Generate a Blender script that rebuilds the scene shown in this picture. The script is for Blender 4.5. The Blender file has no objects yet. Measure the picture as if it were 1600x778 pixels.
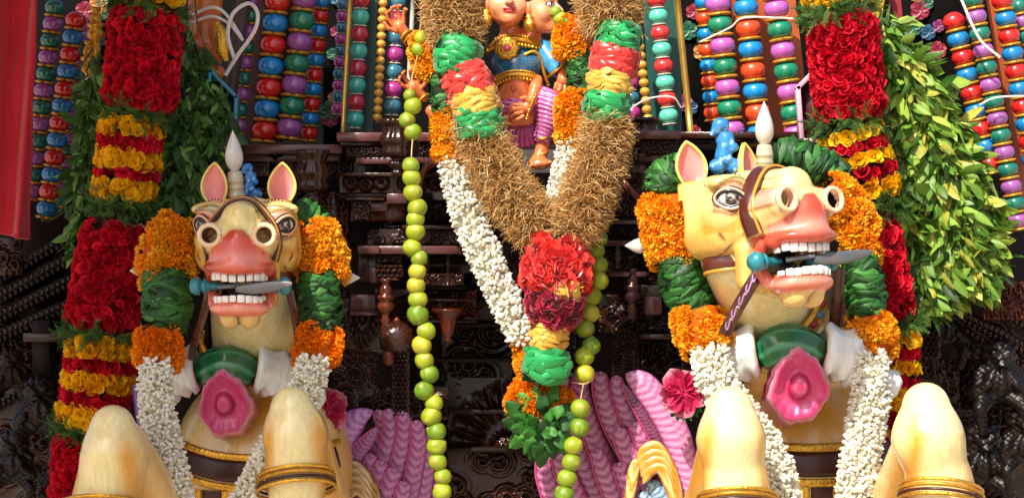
import bpy, math, random
import numpy as np
from mathutils import Vector, Matrix
random.seed(7); RNG = np.random.default_rng(7)
PI = math.pi
scene = bpy.context.scene
COL = scene.collection
# ------------------------------------------------------------------ camera, sky, sun, exposure
cam_d = bpy.data.cameras.new('camera'); cam = bpy.data.objects.new('camera', cam_d); COL.objects.link(cam)
cam.location = (0, -9, 0); cam.rotation_euler = (PI/2, 0, 0)
cam_d.sensor_width = 36; cam_d.lens = 81; cam_d.clip_end = 500
cam_d.dof.use_dof = True; cam_d.dof.focus_distance = 8.45; cam_d.dof.aperture_fstop = 7
scene.camera = cam
SUN = Vector((0.44, 0.78, -0.98)).normalized()          # the way the sunlight travels
sun_d = bpy.data.lights.new('sun', 'SUN'); sun = bpy.data.objects.new('sun', sun_d); COL.objects.link(sun)
sun_d.energy = 4.8; sun_d.angle = math.radians(.6); sun_d.color = (1, .93, .82)
sun.rotation_euler = SUN.to_track_quat('-Z', 'Y').to_euler(); sun.location = (-4, -6, 8)
world = bpy.data.worlds.new('World'); scene.world = world; world.use_nodes = True
wn = world.node_tree.nodes; sky = wn.new('ShaderNodeTexSky'); sky.sky_type = 'NISHITA'; sky.sun_disc = False
sky.sun_elevation = math.asin(-SUN.z); sky.sun_rotation = math.atan2(-SUN.x, -SUN.y)
world.node_tree.links.new(sky.outputs[0], wn['Background'].inputs[0]); wn['Background'].inputs[1].default_value = 0.135
sky.dust_density = 3.0; sky.ozone_density = .3; sky.air_density = .8
scene.view_settings.view_transform = 'Standard'; scene.view_settings.look = 'None'
scene.view_settings.exposure = 0.56; scene.view_settings.gamma = 1
scene.cycles.max_bounces = 6; scene.cycles.use_denoising = True
# ------------------------------------------------------------------ placing: a pixel of the photograph (1600 wide) at a depth y
def S(y): return (y + 9) / 3600.0
def P(px, py, y=0.0): s = S(y); return np.array(((px-800)*s, y, (389-py)*s))
def lin(h):
    if isinstance(h, str):
        h = h.lstrip('#'); c = [int(h[i:i+2], 16)/255 for i in (0, 2, 4)]
    else: c = h
    return tuple((v/12.92 if v <= .04045 else ((v+.055)/1.055)**2.4) for v in c)
# ------------------------------------------------------------------ materials
def mat(name, col=None, rough=.5, metal=0, attr=False, var=0, vscale=8, bump=0, bscale=60, coat=0, sub=0, trans=0, spec=.5,
        wave=None, sheen=0, dirt=None, emis=None, streak=0):
    m = bpy.data.materials.new(name); m.use_nodes = True; nt = m.node_tree; n = nt.nodes; L = nt.links.new
    b = n['Principled BSDF']
    b.inputs['Roughness'].default_value = rough; b.inputs['Metallic'].default_value = metal
    b.inputs['Coat Weight'].default_value = coat; b.inputs['Coat Roughness'].default_value = .08
    b.inputs['Specular IOR Level'].default_value = spec
    b.inputs['Sheen Weight'].default_value = sheen
    if sub: b.inputs['Subsurface Weight'].default_value = sub; b.inputs['Subsurface Scale'].default_value = .01
    tc = n.new('ShaderNodeTexCoord')
    if attr:
        a = n.new('ShaderNodeAttribute'); a.attribute_name = 'Col'; src = a.outputs['Color']
    else:
        a = n.new('ShaderNodeRGB'); a.outputs[0].default_value = (*col, 1); src = a.outputs[0]
    if dirt:
        nz = n.new('ShaderNodeTexNoise'); nz.inputs['Scale'].default_value = dirt[2]; nz.inputs['Detail'].default_value = 8
        nz.inputs['Roughness'].default_value = .65
        L(tc.outputs['Object'], nz.inputs['Vector'])
        r = n.new('ShaderNodeValToRGB'); r.color_ramp.elements[0].position = dirt[3]; r.color_ramp.elements[1].position = dirt[4]
        L(nz.outputs['Fac'], r.inputs[0])
        f = n.new('ShaderNodeMath'); f.operation = 'MULTIPLY'; f.inputs[1].default_value = dirt[1]; L(r.outputs[0], f.inputs[0])
        mx = n.new('ShaderNodeMix'); mx.data_type = 'RGBA'; L(f.outputs[0], mx.inputs['Factor']); L(src, mx.inputs['A'])
        mx.inputs['B'].default_value = (*dirt[0], 1); src = mx.outputs['Result']
    if var:
        nz = n.new('ShaderNodeTexNoise'); nz.inputs['Scale'].default_value = vscale; nz.inputs['Detail'].default_value = 6
        L(tc.outputs['Object'], nz.inputs['Vector'])
        oi = n.new('ShaderNodeObjectInfo')
        ad = n.new('ShaderNodeMath'); ad.operation = 'ADD'; L(nz.outputs['Fac'], ad.inputs[0])
        mo = n.new('ShaderNodeMath'); mo.operation = 'MULTIPLY_ADD'; mo.inputs[1].default_value = .35; mo.inputs[2].default_value = -.17
        L(oi.outputs['Random'], mo.inputs[0]); L(mo.outputs[0], ad.inputs[1])
        mr = n.new('ShaderNodeMapRange'); mr.inputs['To Min'].default_value = 1-var; mr.inputs['To Max'].default_value = 1+var
        mr.inputs['From Min'].default_value = .25; mr.inputs['From Max'].default_value = .75
        L(ad.outputs[0], mr.inputs['Value'])
        hs = n.new('ShaderNodeHueSaturation'); L(mr.outputs[0], hs.inputs['Value']); L(src, hs.inputs['Color']); src = hs.outputs[0]
        mr2 = n.new('ShaderNodeMapRange'); mr2.inputs['To Min'].default_value = rough*.75; mr2.inputs['To Max'].default_value = min(1, rough*1.35)
        L(nz.outputs['Fac'], mr2.inputs['Value']); L(mr2.outputs[0], b.inputs['Roughness'])
    L(src, b.inputs['Base Color'])
    if streak:
        mp = n.new('ShaderNodeMapping'); mp.inputs['Scale'].default_value = (70, 70, 9); L(tc.outputs['Object'], mp.inputs['Vector'])
        nz = n.new('ShaderNodeTexNoise'); nz.inputs['Scale'].default_value = 1; nz.inputs['Detail'].default_value = 5; L(mp.outputs[0], nz.inputs['Vector'])
        mr = n.new('ShaderNodeMapRange'); mr.inputs['From Min'].default_value = .3; mr.inputs['From Max'].default_value = .7; mr.inputs['To Min'].default_value = 1-streak; mr.inputs['To Max'].default_value = 1+streak*.6; L(nz.outputs['Fac'], mr.inputs['Value'])
        hs = n.new('ShaderNodeHueSaturation'); L(mr.outputs[0], hs.inputs['Value']); L(src, hs.inputs['Color']); L(hs.outputs[0], b.inputs['Base Color'])
    if emis: b.inputs['Emission Color'].default_value = (*emis, 1); b.inputs['Emission Strength'].default_value = 1
    if bump:
        nz = n.new('ShaderNodeTexNoise'); nz.inputs['Scale'].default_value = bscale; nz.inputs['Detail'].default_value = 6
        L(tc.outputs['Object'], nz.inputs['Vector'])
        bp = n.new('ShaderNodeBump'); bp.inputs['Strength'].default_value = bump; bp.inputs['Distance'].default_value = .004
        L(nz.outputs['Fac'], bp.inputs['Height']); L(bp.outputs[0], b.inputs['Normal'])
    if trans:
        t = n.new('ShaderNodeBsdfTranslucent'); L(src, t.inputs[0]); ms = n.new('ShaderNodeMixShader'); ms.inputs[0].default_value = trans
        L(b.outputs[0], ms.inputs[1]); L(t.outputs[0], ms.inputs[2]); L(ms.outputs[0], n['Material Output'].inputs[0])
    return m
M = {}
M['petal'] = mat('petal_tissue', attr=True, rough=.6, trans=.3, spec=.2)
M['marigold'] = mat('marigold_petal', attr=True, rough=.65, trans=.25, spec=.2)
M['jasmine'] = mat('jasmine_bud', attr=True, rough=.5, trans=.3, spec=.3)
M['leaf'] = mat('leaf_green', attr=True, rough=.42, trans=.25, spec=.4, var=.12, vscale=14)
M['leafgloss'] = mat('folded_leaf_green', attr=True, rough=.5, trans=.12, spec=.4, var=.12, vscale=20)
M['fern'] = mat('fern_green', attr=True, rough=.6, trans=.15, spec=.2)
M['straw'] = mat('vetiver_root', attr=True, rough=.7, trans=.1, spec=.2)
M['ribbon'] = mat('satin_ribbon', attr=True, rough=.33, trans=.12, spec=.6, sheen=.3)
M['paint'] = mat('enamel_painted_wood', attr=True, rough=.3, spec=.5, coat=.35, bump=.12, bscale=45)
M['paint2'] = mat('weathered_enamel', attr=True, rough=.27, spec=.5, coat=.55, bump=.2, bscale=25, dirt=(lin('#a86a2c'), .3, 11, .52, .75), streak=.12)
M['flat'] = mat('matt_paint', attr=True, rough=.5, bump=.1)
M['gold'] = mat('gold_paint', lin('#c78f2a'), rough=.32, metal=.55, var=.3, vscale=40, bump=.5, bscale=90)
M['goldleaf'] = mat('gold_foil', lin('#d9a63c'), rough=.25, metal=.8, var=.25, vscale=60, bump=.9, bscale=110)
M['brass'] = mat('brass_tube', lin('#c9a04a'), rough=.3, metal=.8, var=.2, vscale=20)
M['wood'] = mat('varnished_dark_wood', lin('#30160b'), rough=.22, spec=.4, var=.4, vscale=14, bump=.6, bscale=70, coat=.18)
M['woodred'] = mat('varnished_red_wood', lin('#54200f'), rough=.22, spec=.45, var=.4, vscale=9, bump=.3, bscale=50, coat=.25)
M['woodplank'] = mat('sky_sheen_plank', lin('#5a3432'), rough=.3, spec=.5, var=.25, vscale=9, bump=.25, bscale=90, coat=.15)  # brown plank with the sky's lilac sheen mixed into its colour
M['woodback'] = mat('very_dark_wood', lin('#1a0c07'), rough=.5, spec=.2, var=.4, vscale=9, bump=.5, bscale=40)  # very dark brown, for back panels and rear ledges
M['orangewood'] = mat('orange_brown_board', lin('#a04a20'), rough=.35, var=.2, vscale=6, bump=.15, coat=.2)
M['brownboard'] = mat('brown_board', lin('#4e2413'), rough=.45, var=.3, vscale=6, bump=.15)
M['tealboard'] = mat('dark_teal_board', lin('#12453d'), rough=.4, var=.25, vscale=8, bump=.1)
M['woodfig'] = mat('oiled_black_wood', lin('#120804'), rough=.4, spec=.35, var=.4, vscale=14, bump=.15, bscale=30)
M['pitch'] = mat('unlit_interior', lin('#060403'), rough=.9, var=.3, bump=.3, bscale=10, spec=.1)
M['cloth'] = mat('red_cloth', lin('#c4122a'), rough=.75, var=.12, vscale=3, sheen=.3, bump=.35, bscale=25, trans=.1, dirt=(lin('#7a0c1c'), .5, 3, .45, .75))
M['ring'] = mat('ochre_ring', lin('#c48a28'), rough=.35, metal=.35, var=.15, vscale=30)
M['ringw'] = mat('pale_ring', lin('#b9b6a8'), rough=.4, var=.15, vscale=30)
M['bulb'] = mat('frosted_bulb', lin('#c9c3bb'), rough=.18, spec=.6, sub=.3, coat=.4)
M['bulbcap'] = mat('clear_plastic_socket', lin('#b8ab90'), rough=.25, spec=.6, coat=.5, var=.1, vscale=30)
M['tape'] = mat('white_plastic_tape', lin('#e8e4de'), rough=.35, trans=.3)
M['string'] = mat('jute_string', lin('#b59a6c'), rough=.85)
M['steel'] = mat('grey_painted_blade', lin('#66696a'), rough=.28, metal=.25, var=.15, vscale=10, dirt=(lin('#8a6a50'), .5, 12, .5, .7))
M['leather'] = mat('dark_brown_strap', lin('#3c160f'), rough=.35, spec=.5, var=.3, bump=.3)
M['gum'] = mat('dark_mouth', lin('#0c0a0b'), rough=.5)
M['ground'] = mat('street_paving', lin('#9a8c7c'), rough=.9, var=.3, vscale=2, bump=.3, bscale=8)
# ------------------------------------------------------------------ objects
def tag(o, label=None, cat=None, group=None, kind=None):
    if label: o['label'] = label
    if cat: o['category'] = cat
    if group: o['group'] = group
    if kind: o['kind'] = kind
    return o
def empty(name, loc, label, cat, group=None):
    o = bpy.data.objects.new(name, None); COL.objects.link(o); o.location = Vector(loc); o.empty_display_size = .05
    return tag(o, label, cat, group)
def parent(o, par):
    o.parent = par
    bpy.context.view_layer.update() if False else None
    return o
def wloc(o):
    v = Vector((0, 0, 0))
    while o is not None: v = v + o.location; o = o.parent
    return v
def mesh_data(name, V, F, col=None, smooth=True):
    """V (n,3); F list of index arrays with 3 or 4 columns (or a python list of tuples); col (n,3) linear"""
    me = bpy.data.meshes.new(name)
    V = np.asarray(V, dtype=np.float32)
    if isinstance(F, np.ndarray): F = [F]
    if len(F) and not isinstance(F[0], np.ndarray): me.from_pydata(V.tolist(), [], F)
    else:
        F = [f for f in F if len(f)]
        nl = sum(f.size for f in F); npoly = sum(len(f) for f in F)
        me.vertices.add(len(V)); me.loops.add(nl); me.polygons.add(npoly)
        me.vertices.foreach_set('co', V.ravel())
        me.loops.foreach_set('vertex_index', np.concatenate([f.ravel() for f in F]).astype(np.int32))
        tot = np.concatenate([np.full(len(f), f.shape[1]) for f in F]); st = np.concatenate([[0], np.cumsum(tot)[:-1]])
        me.polygons.foreach_set('loop_start', st.astype(np.int32))
        me.update(calc_edges=True)
    if col is not None:
        a = me.color_attributes.new('Col', 'FLOAT_COLOR', 'POINT')
        c = np.ones((len(V), 4), np.float32); c[:, :3] = col; a.data.foreach_set('color', c.ravel())
    if smooth: me.polygons.foreach_set('use_smooth', np.ones(len(me.polygons), bool))
    me.update(); return me
def obj(name, me, material, par=None, loc=None):
    """mesh verts are in world coordinates unless loc is given; the origin is put at the parent's"""
    o = bpy.data.objects.new(name, me); COL.objects.link(o)
    if material is not None and not me.materials: me.materials.append(material)
    if par is not None: o.parent = par
    if loc is not None:
        o.location = Vector(loc) - (wloc(par) if par is not None else Vector((0, 0, 0)))
    elif par is not None: o.location = -wloc(par)
    return o
def build(name, geo, material, par=None, smooth=True, label=None, cat=None, group=None, kind=None):
    V, F, C = geo
    V = np.asarray(V, float)
    if par is None:      # put the origin of a single-mesh thing at its base
        base = np.array([(V[:, 0].min()+V[:, 0].max())/2, (V[:, 1].min()+V[:, 1].max())/2, V[:, 2].min()])
        o = obj(name, mesh_data(name, V-base, F, C, smooth), material, None, base)
    else: 
        base = V.mean(0)
        o = obj(name, mesh_data(name, V-base, F, C, smooth), material, par, base)
    return tag(o, label, cat, group, kind)
# ------------------------------------------------------------------ geometry in numpy
def join(geos):
    geos = [g for g in geos if g is not None]
    Vs, Fs, Cs, off = [], {}, [], 0
    for V, F, C in geos:
        V = np.asarray(V, float)
        Vs.append(V)
        if isinstance(F, np.ndarray): F = [F]
        if len(F) and not isinstance(F[0], np.ndarray):
            d = {}
            for f in F: d.setdefault(len(f), []).append(f)
            F = [np.array(x) for x in d.values()]
        for f in F:
            if len(f): Fs.setdefault(f.shape[1], []).append(f+off)
        if C is None: C = np.ones(3)*.5
        C = np.asarray(C, float)
        Cs.append(np.broadcast_to(C, (len(V), 3)) if C.ndim == 1 else C)
        off += len(V)
    return np.concatenate(Vs), [np.concatenate(v) for v in Fs.values()], np.concatenate(Cs)
def grid_faces(nu, nv, wrapu=False, wrapv=False):
    i = np.arange(nu if wrapu else nu-1); j = np.arange(nv if wrapv else nv-1)
    I, J = np.meshgrid(i, j, indexing='ij'); I2 = (I+1) % nu; J2 = (J+1) % nv
    return np.stack([(I*nv+J), (I2*nv+J), (I2*nv+J2), (I*nv+J2)], -1).reshape(-1, 4)
def catmull(pts, n):
    pts = np.asarray(pts, float)
    if len(pts) == 2: t = np.linspace(0, 1, n)[:, None]; return pts[0]*(1-t)+pts[1]*t
    p = np.vstack([2*pts[0]-pts[1], pts, 2*pts[-1]-pts[-2]]); m = len(pts)-1
    t = np.linspace(0, m, n); k = np.minimum(t.astype(int), m-1); u = (t-k)[:, None]
    a, b, c, d = p[k], p[k+1], p[k+2], p[k+3]
    return .5*((2*b)+(-a+c)*u+(2*a-5*b+4*c-d)*u**2+(-a+3*b-3*c+d)*u**3)
def frames(path):
    T = np.gradient(path, axis=0); T /= np.linalg.norm(T, axis=1)[:, None]+1e-9
    ref = np.array([0, 1., 0]); ref = ref if abs(T[:, 1]).mean() < .8 else np.array([1., 0, 0])
    N = ref-T*(T@ref)[:, None]; N /= np.linalg.norm(N, axis=1)[:, None]+1e-9
    return T, N, np.cross(T, N)
def tube(pts, r, nseg=24, ns=10, col=None, flat=1.0, cap=True, raw=False):
    """pts (k,3) smoothed; r scalar or list along the path"""
    path = np.asarray(pts, float) if raw else catmull(pts, nseg); n = len(path)
    rr = np.interp(np.linspace(0, 1, n), np.linspace(0, 1, np.size(r)), np.atleast_1d(r))
    T, N, B = frames(path); a = np.arange(ns)/ns*2*PI
    V = path[:, None]+rr[:, None, None]*(np.cos(a)[None, :, None]*B[:, None]+flat*np.sin(a)[None, :, None]*N[:, None])
    V = V.reshape(-1, 3); F = [grid_faces(n, ns, wrapv=True)]
    if cap:
        V = np.vstack([V, path[0], path[-1]]); k = np.arange(ns)
        F.append(np.stack([np.full(ns, n*ns), (k+1) % ns, k], 1)); b = (n-1)*ns
        F.append(np.stack([np.full(ns, n*ns+1), b+k, b+(k+1) % ns], 1))
    return V, F, col
def lathe(prof, ns=20, col=None, axis=None, loc=(0, 0, 0)):
    """prof list of (r, z); axis: direction of +z"""
    prof = np.asarray(prof, float); a = np.arange(ns)/ns*2*PI
    V = np.stack([prof[:, 0][:, None]*np.cos(a), prof[:, 0][:, None]*np.sin(a), np.repeat(prof[:, 1][:, None], ns, 1)], -1).reshape(-1, 3)
    if axis is not None: V = V@np.array(Vector(axis).to_track_quat('Z', 'Y').to_matrix()).T
    c = col
    if isinstance(col, list): c = np.repeat(np.array(col), ns, 0)
    return V+np.asarray(loc), [grid_faces(len(prof), ns, wrapv=True)], c
def ball(c, r, nu=10, ns=14, col=None):
    r = np.broadcast_to(np.asarray(r, float), (3,)); t = np.linspace(0, PI, nu); 
    V, F, _ = lathe(np.stack([np.sin(t)+1e-4, np.cos(t)], 1), ns)
    return V*r+np.asarray(c), F, col
def box(c, h, bev=.15, col=None, rot=None):
    """bevelled box: centre, half sizes, bevel as a share of the least half size"""
    h = np.asarray(h, float); b = bev*h.min(); V = []; idx = {}
    for s in [(x, y, z) for x in (-1, 1) for y in (-1, 1) for z in (-1, 1)]:
        for ax in range(3):
            v = np.array(s)*(h-b); v[ax] = s[ax]*h[ax]; idx[(s, ax)] = len(V); V.append(v)
    F4, F3 = [], []
    for ax in range(3):
        o = [a for a in range(3) if a != ax]
        for sg in (-1, 1):
            q = []
            for (p, r_) in ((-1, -1), (1, -1), (1, 1), (-1, 1)):
                s = [0]*3; s[ax] = sg; s[o[0]] = p; s[o[1]] = r_; q.append(idx[(tuple(s), ax)])
            if (sg > 0) == (ax == 1): q = q[::-1]
            F4.append(q)
    for ax in range(3):          # edges parallel to ax
        o = [a for a in range(3) if a != ax]
        for p in (-1, 1):
            for r_ in (-1, 1):
                s1 = [0]*3; s1[ax] = -1; s1[o[0]] = p; s1[o[1]] = r_; s2 = list(s1); s2[ax] = 1
                F4.append([idx[(tuple(s1), o[0])], idx[(tuple(s2), o[0])], idx[(tuple(s2), o[1])], idx[(tuple(s1), o[1])]])
    for s in [(x, y, z) for x in (-1, 1) for y in (-1, 1) for z in (-1, 1)]: F3.append([idx[(s, 0)], idx[(s, 1)], idx[(s, 2)]])
    V = np.array(V); F4 = np.array(F4); F3 = np.array(F3)
    def fix(F):
        a, b_, c_ = V[F[:, 0]], V[F[:, 1]], V[F[:, 2]]; n = np.cross(b_-a, c_-a); d = (n*V[F].mean(1)).sum(1) < 0
        F[d] = F[d][:, ::-1]; return F
    F4 = fix(F4); F3 = fix(F3)
    if rot is not None: V = V@np.asarray(rot).T
    return V+np.asarray(c), [F4, F3], col
def rotz(a): c, s = math.cos(a), math.sin(a); return np.array([[c, -s, 0], [s, c, 0], [0, 0, 1]])
def roty(a): c, s = math.cos(a), math.sin(a); return np.array([[c, 0, s], [0, 1, 0], [-s, 0, c]])
def rotx(a): c, s = math.cos(a), math.sin(a); return np.array([[1, 0, 0], [0, c, -s], [0, s, c]])
def scatter(tmpl, pos, X, Y, Z, scale, cols, colfun=None):
    """copies of a template with axes X,Y,Z (n,3) at pos; scale (n,) or (n,3); cols (n,3) times the template's own shade (if any)"""
    V, F, C = tmpl; V = np.asarray(V, float); n = len(pos); m = len(V)
    sc = np.asarray(scale, float); sc = sc[:, None] if sc.ndim == 1 else sc
    L = V[None]*(sc[:, None, :])
    W = pos[:, None]+L[..., 0:1]*X[:, None]+L[..., 1:2]*Y[:, None]+L[..., 2:3]*Z[:, None]
    if isinstance(F, np.ndarray): F = [F]
    off = (np.arange(n)*m)[:, None, None]
    Fo = [(f[None]+off).reshape(-1, f.shape[1]) for f in F]
    sh = np.ones((m, 3)) if C is None else C
    Co = (cols[:, None]*sh[None]).reshape(-1, 3)
    return W.reshape(-1, 3), Fo, np.clip(Co, 0, 1)
def orient(nrm, spin=None, tilt=0.0, up=None):
    """axes with Z along nrm (tilted a little at random), X spun about it (or Y near 'up')"""
    n = len(nrm); Z = nrm+RNG.normal(0, tilt, (n, 3)) if tilt else nrm.copy(); Z = Z/np.linalg.norm(Z, axis=1)[:, None]
    if up is not None:
        U = np.broadcast_to(up, (n, 3)); Y = U-Z*(Z*U).sum(1)[:, None]; Y = Y/(np.linalg.norm(Y, axis=1)[:, None]+1e-9); X = np.cross(Y, Z)
    else:
        r = RNG.normal(0, 1, (n, 3)); X = np.cross(r, Z); X /= np.linalg.norm(X, axis=1)[:, None]; Y = np.cross(Z, X)
    if spin is not None:
        a = RNG.uniform(-spin, spin, n)[:, None]; X, Y = X*np.cos(a)+Y*np.sin(a), -X*np.sin(a)+Y*np.cos(a)
    return X, Y, Z
def vary(c, n, dv=.15, dh=.05):
    c = np.asarray(c, float); k = 1+RNG.normal(0, dv, (n, 1)); return np.clip(c[None]*k*(1+RNG.normal(0, dh, (n, 3))), 0, 1)
def pick(cols, n, dv=.12, w=None):
    cols = np.array([lin(c) for c in cols]); i = RNG.choice(len(cols), n, p=w); return np.clip(cols[i]*(1+RNG.normal(0, dv, (n, 1))), 0, 1)
# ---- signed distance modelling
def smin(a, b, k): h = np.clip(.5+.5*(b-a)/k, 0, 1); return b*(1-h)+a*h-k*h*(1-h)
def smax(a, b, k): return -smin(-a, -b, k)
def ell(p, c, r):
    c = np.asarray(c, float); r = np.asarray(r, float); q = (p-c)/r; k0 = np.linalg.norm(q, axis=-1); k1 = np.linalg.norm(q/r, axis=-1)+1e-9
    return k0*(k0-1)/k1
def rbox(p, c, h, r): q = np.abs(p-np.asarray(c, float))-(np.asarray(h, float)-r); return np.linalg.norm(np.maximum(q, 0), axis=-1)+np.minimum(q.max(-1), 0)-r
def cone(p, a, b, ra, rb):
    a = np.asarray(a, float); b = np.asarray(b, float); ab = b-a; t = np.clip(((p-a)@ab)/(ab@ab), 0, 1)
    return np.linalg.norm(p-a-t[..., None]*ab, axis=-1)-(ra+(rb-ra)*t)
def chain(p, pts, k=8):
    d = None
    for (a, ra), (b, rb) in zip(pts[:-1], pts[1:]):
        e = cone(p, a, b, ra, rb); d = e if d is None else smin(d, e, k)
    return d
def nets(f, lo, hi, h):
    """naive surface nets"""
    lo = np.array(lo, float); hi = np.array(hi, float); n = np.ceil((hi-lo)/h).astype(int)+1
    ax = [lo[i]+np.arange(n[i])*h for i in range(3)]
    G = np.stack(np.meshgrid(*ax, indexing='ij'), -1).astype(np.float32); D = f(G).astype(np.float32)
    s = D < 0; nx, ny, nz = n-1
    corners = [(i, j, k) for i in (0, 1) for j in (0, 1) for k in (0, 1)]
    sub = lambda A, c: A[c[0]:c[0]+nx, c[1]:c[1]+ny, c[2]:c[2]+nz]
    cnt = sum(sub(s, c).astype(np.int8) for c in corners); act = (cnt > 0) & (cnt < 8)
    ids = np.full(act.shape, -1, np.int64); ids[act] = np.arange(act.sum())
    acc = np.zeros((act.sum(), 3)); num = np.zeros(act.sum())
    for a in corners:
        for ax_ in range(3):
            if a[ax_]: continue
            b = list(a); b[ax_] = 1; da, db = sub(D, a)[act], sub(D, b)[act]; m = (da < 0) != (db < 0)
            t = np.where(m, da/(da-db+1e-12), 0); q = np.tile(np.array(a, float), (len(t), 1)); q[:, ax_] += t
            acc += q*m[:, None]; num += m
    V = lo+(np.argwhere(act)+acc/num[:, None])*h
    F = []
    for ax_ in range(3):
        o = [a for a in range(3) if a != ax_]
        sl = [slice(1, -1)]*3; sl[ax_] = slice(0, None)
        A = s[tuple(slice(0, -1) if i == ax_ else slice(1, -1) for i in range(3))]
        B = s[tuple(slice(1, None) if i == ax_ else slice(1, -1) for i in range(3))]
        idx = np.argwhere(A != B); fl = A[A != B]
        if not len(idx): continue
        c = idx.copy(); c[:, o[0]] += 1; c[:, o[1]] += 1
        def at(d0, d1): k = c.copy(); k[:, o[0]] -= d0; k[:, o[1]] -= d1; return ids[k[:, 0], k[:, 1], k[:, 2]]
        q = np.stack([at(1, 1), at(0, 1), at(0, 0), at(1, 0)], 1)
        if ax_ == 1: fl = ~fl
        q[~fl] = q[~fl][:, ::-1]; F.append(q)
    return V, [np.concatenate(F)]
def blend(c, other, w): w = np.clip(w, 0, 1)[:, None]; return c*(1-w)+np.asarray(other)*w
def sst(x, a, b): t = np.clip((x-a)/(b-a), 0, 1); return t*t*(3-2*t)
def vnoise(p, s=1.0, seed=0):
    """cheap smooth noise by summed sines"""
    r = np.random.default_rng(seed); out = 0
    for k in range(6):
        d = r.normal(0, 1, 3)*s*(1+k*.5); out = out+np.sin(p@d+r.uniform(0, 6))/(1+k*.5)
    return out/3
# ------------------------------------------------------------------ petals, buds, leaves, ribbons
def pw(path, n=60):
    """path of (px,py,y,rpx) -> smoothed world points and radii"""
    a = np.array([(*P(p[0], p[1], p[2]), p[3]*S(p[2])) for p in path]); s = catmull(a, n); return s[:, :3], s[:, 3]
def on_tube(path, n, inset=1.0, ends=.12, arc=None):
    c, r = pw(path, 80); T, N, B = frames(c); seg = np.linalg.norm(np.diff(c, axis=0), axis=1)*(r[1:]+r[:-1]); cum = np.concatenate([[0], np.cumsum(seg)]); cum /= cum[-1]
    t = np.interp(RNG.random(n), cum, np.arange(len(c))); k = np.minimum(t.astype(int), len(c)-2); u = (t-k)[:, None]
    ce = c[k]*(1-u)+c[k+1]*u; rr = r[k]*(1-u[:, 0])+r[k+1]*u[:, 0]; f = t/(len(c)-1)
    e = np.clip(np.minimum(f, 1-f)/max(ends, 1e-4), 0, 1); rr = rr*(.72+.28*np.sqrt(1-(1-e)**2))
    a = RNG.uniform(0, 2*PI, n)
    nr = np.cos(a)[:, None]*B[k]+np.sin(a)[:, None]*N[k]; sg = np.sign(f-.5)
    nn = nr+T[k]*(sg*(1-e)*.8)[:, None]; nn /= np.linalg.norm(nn, axis=1)[:, None]
    return ce+nr*(rr*inset)[:, None], nn, T[k]
def core(path, col, k=.86, ns=14):
    c, r = pw(path, 30); e = np.clip(np.minimum(np.linspace(0, 1, 30), np.linspace(1, 0, 30))/.1, 0, 1); return tube(c, r*k*(.55+.45*np.sqrt(e)), ns=ns, col=np.array(col), raw=True)
def petal(w, l, cup, nu=3, nv=3, tip=.5):
    u = np.linspace(-1, 1, nu); v = np.linspace(0, 1, nv); U, Vv = np.meshgrid(u, v, indexing='ij')
    wd = w*(.35+np.sin(PI*(.12+.68*Vv)))*.7
    X = U*wd; Y = l*Vv-tip*.15*l*U**2*Vv; Z = cup*l*(U**2*.5-.6*(Vv-.5)**2)
    return np.stack([X, Y, Z], -1).reshape(-1, 3), grid_faces(nu, nv)
def rose_t(seed=0, rings=((5, 1.25, 1.0, .62), (5, .75, .8, .5), (4, .3, .55, .36)), nv=3):
    r = np.random.default_rng(seed); gs = []
    for k, (n, tilt, l, w) in enumerate(rings):
        V, F = petal(w, l, .55, 3, nv)
        for i in range(n):
            a = 2*PI*(i+r.random()*.5)/n; t = tilt+r.normal(0, .14)
            v = V.copy(); v[:, 1] += .08; v = v@rotx(PI/2-t).T   # tilt from the axis
            v[:, 2] += -.1*k*0+.12*(2-k)*0
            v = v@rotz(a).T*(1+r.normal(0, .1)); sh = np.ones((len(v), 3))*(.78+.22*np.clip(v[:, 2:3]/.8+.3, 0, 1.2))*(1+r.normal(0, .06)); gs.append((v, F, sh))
    return join(gs)
ROSES = [rose_t(i) for i in range(4)]
FRILL = [rose_t(10+i, ((4, 1.1, 1.0, .8), (4, .5, .9, .7), (2, .1, .7, .6))) for i in range(3)]
def merge(parts): return join(parts)
def ruffle(path, size, cols, n, w=None, corecol='#2a0508', tmpl=None, tilt=.5, dv=.13):
    """crowded flower heads over a tube, joined"""
    gs = [core(path, lin(corecol))]; tmpl = tmpl or FRILL; s = size*S(path[0][2])
    for t in tmpl:
        m = n//len(tmpl); p, nr, T = on_tube(path, m, .93); X, Y, Z = orient(nr, tilt=tilt)
        gs.append(scatter(t, p, X, Y, Z, s*RNG.uniform(.75, 1.2, m), pick(cols, m, dv, w)))
    return join(gs)
def maripetal():
    V = np.array([(-.16, 0, 0), (.16, 0, 0), (-.34, .55, .1), (.34, .55, .1), (-.2, .95, -.05), (.2, .95, -.05), (0, 1.05, .1)]); return V, [np.array([(0, 1, 3, 2), (2, 3, 5, 4)]), np.array([(4, 5, 6)])], None
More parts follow.
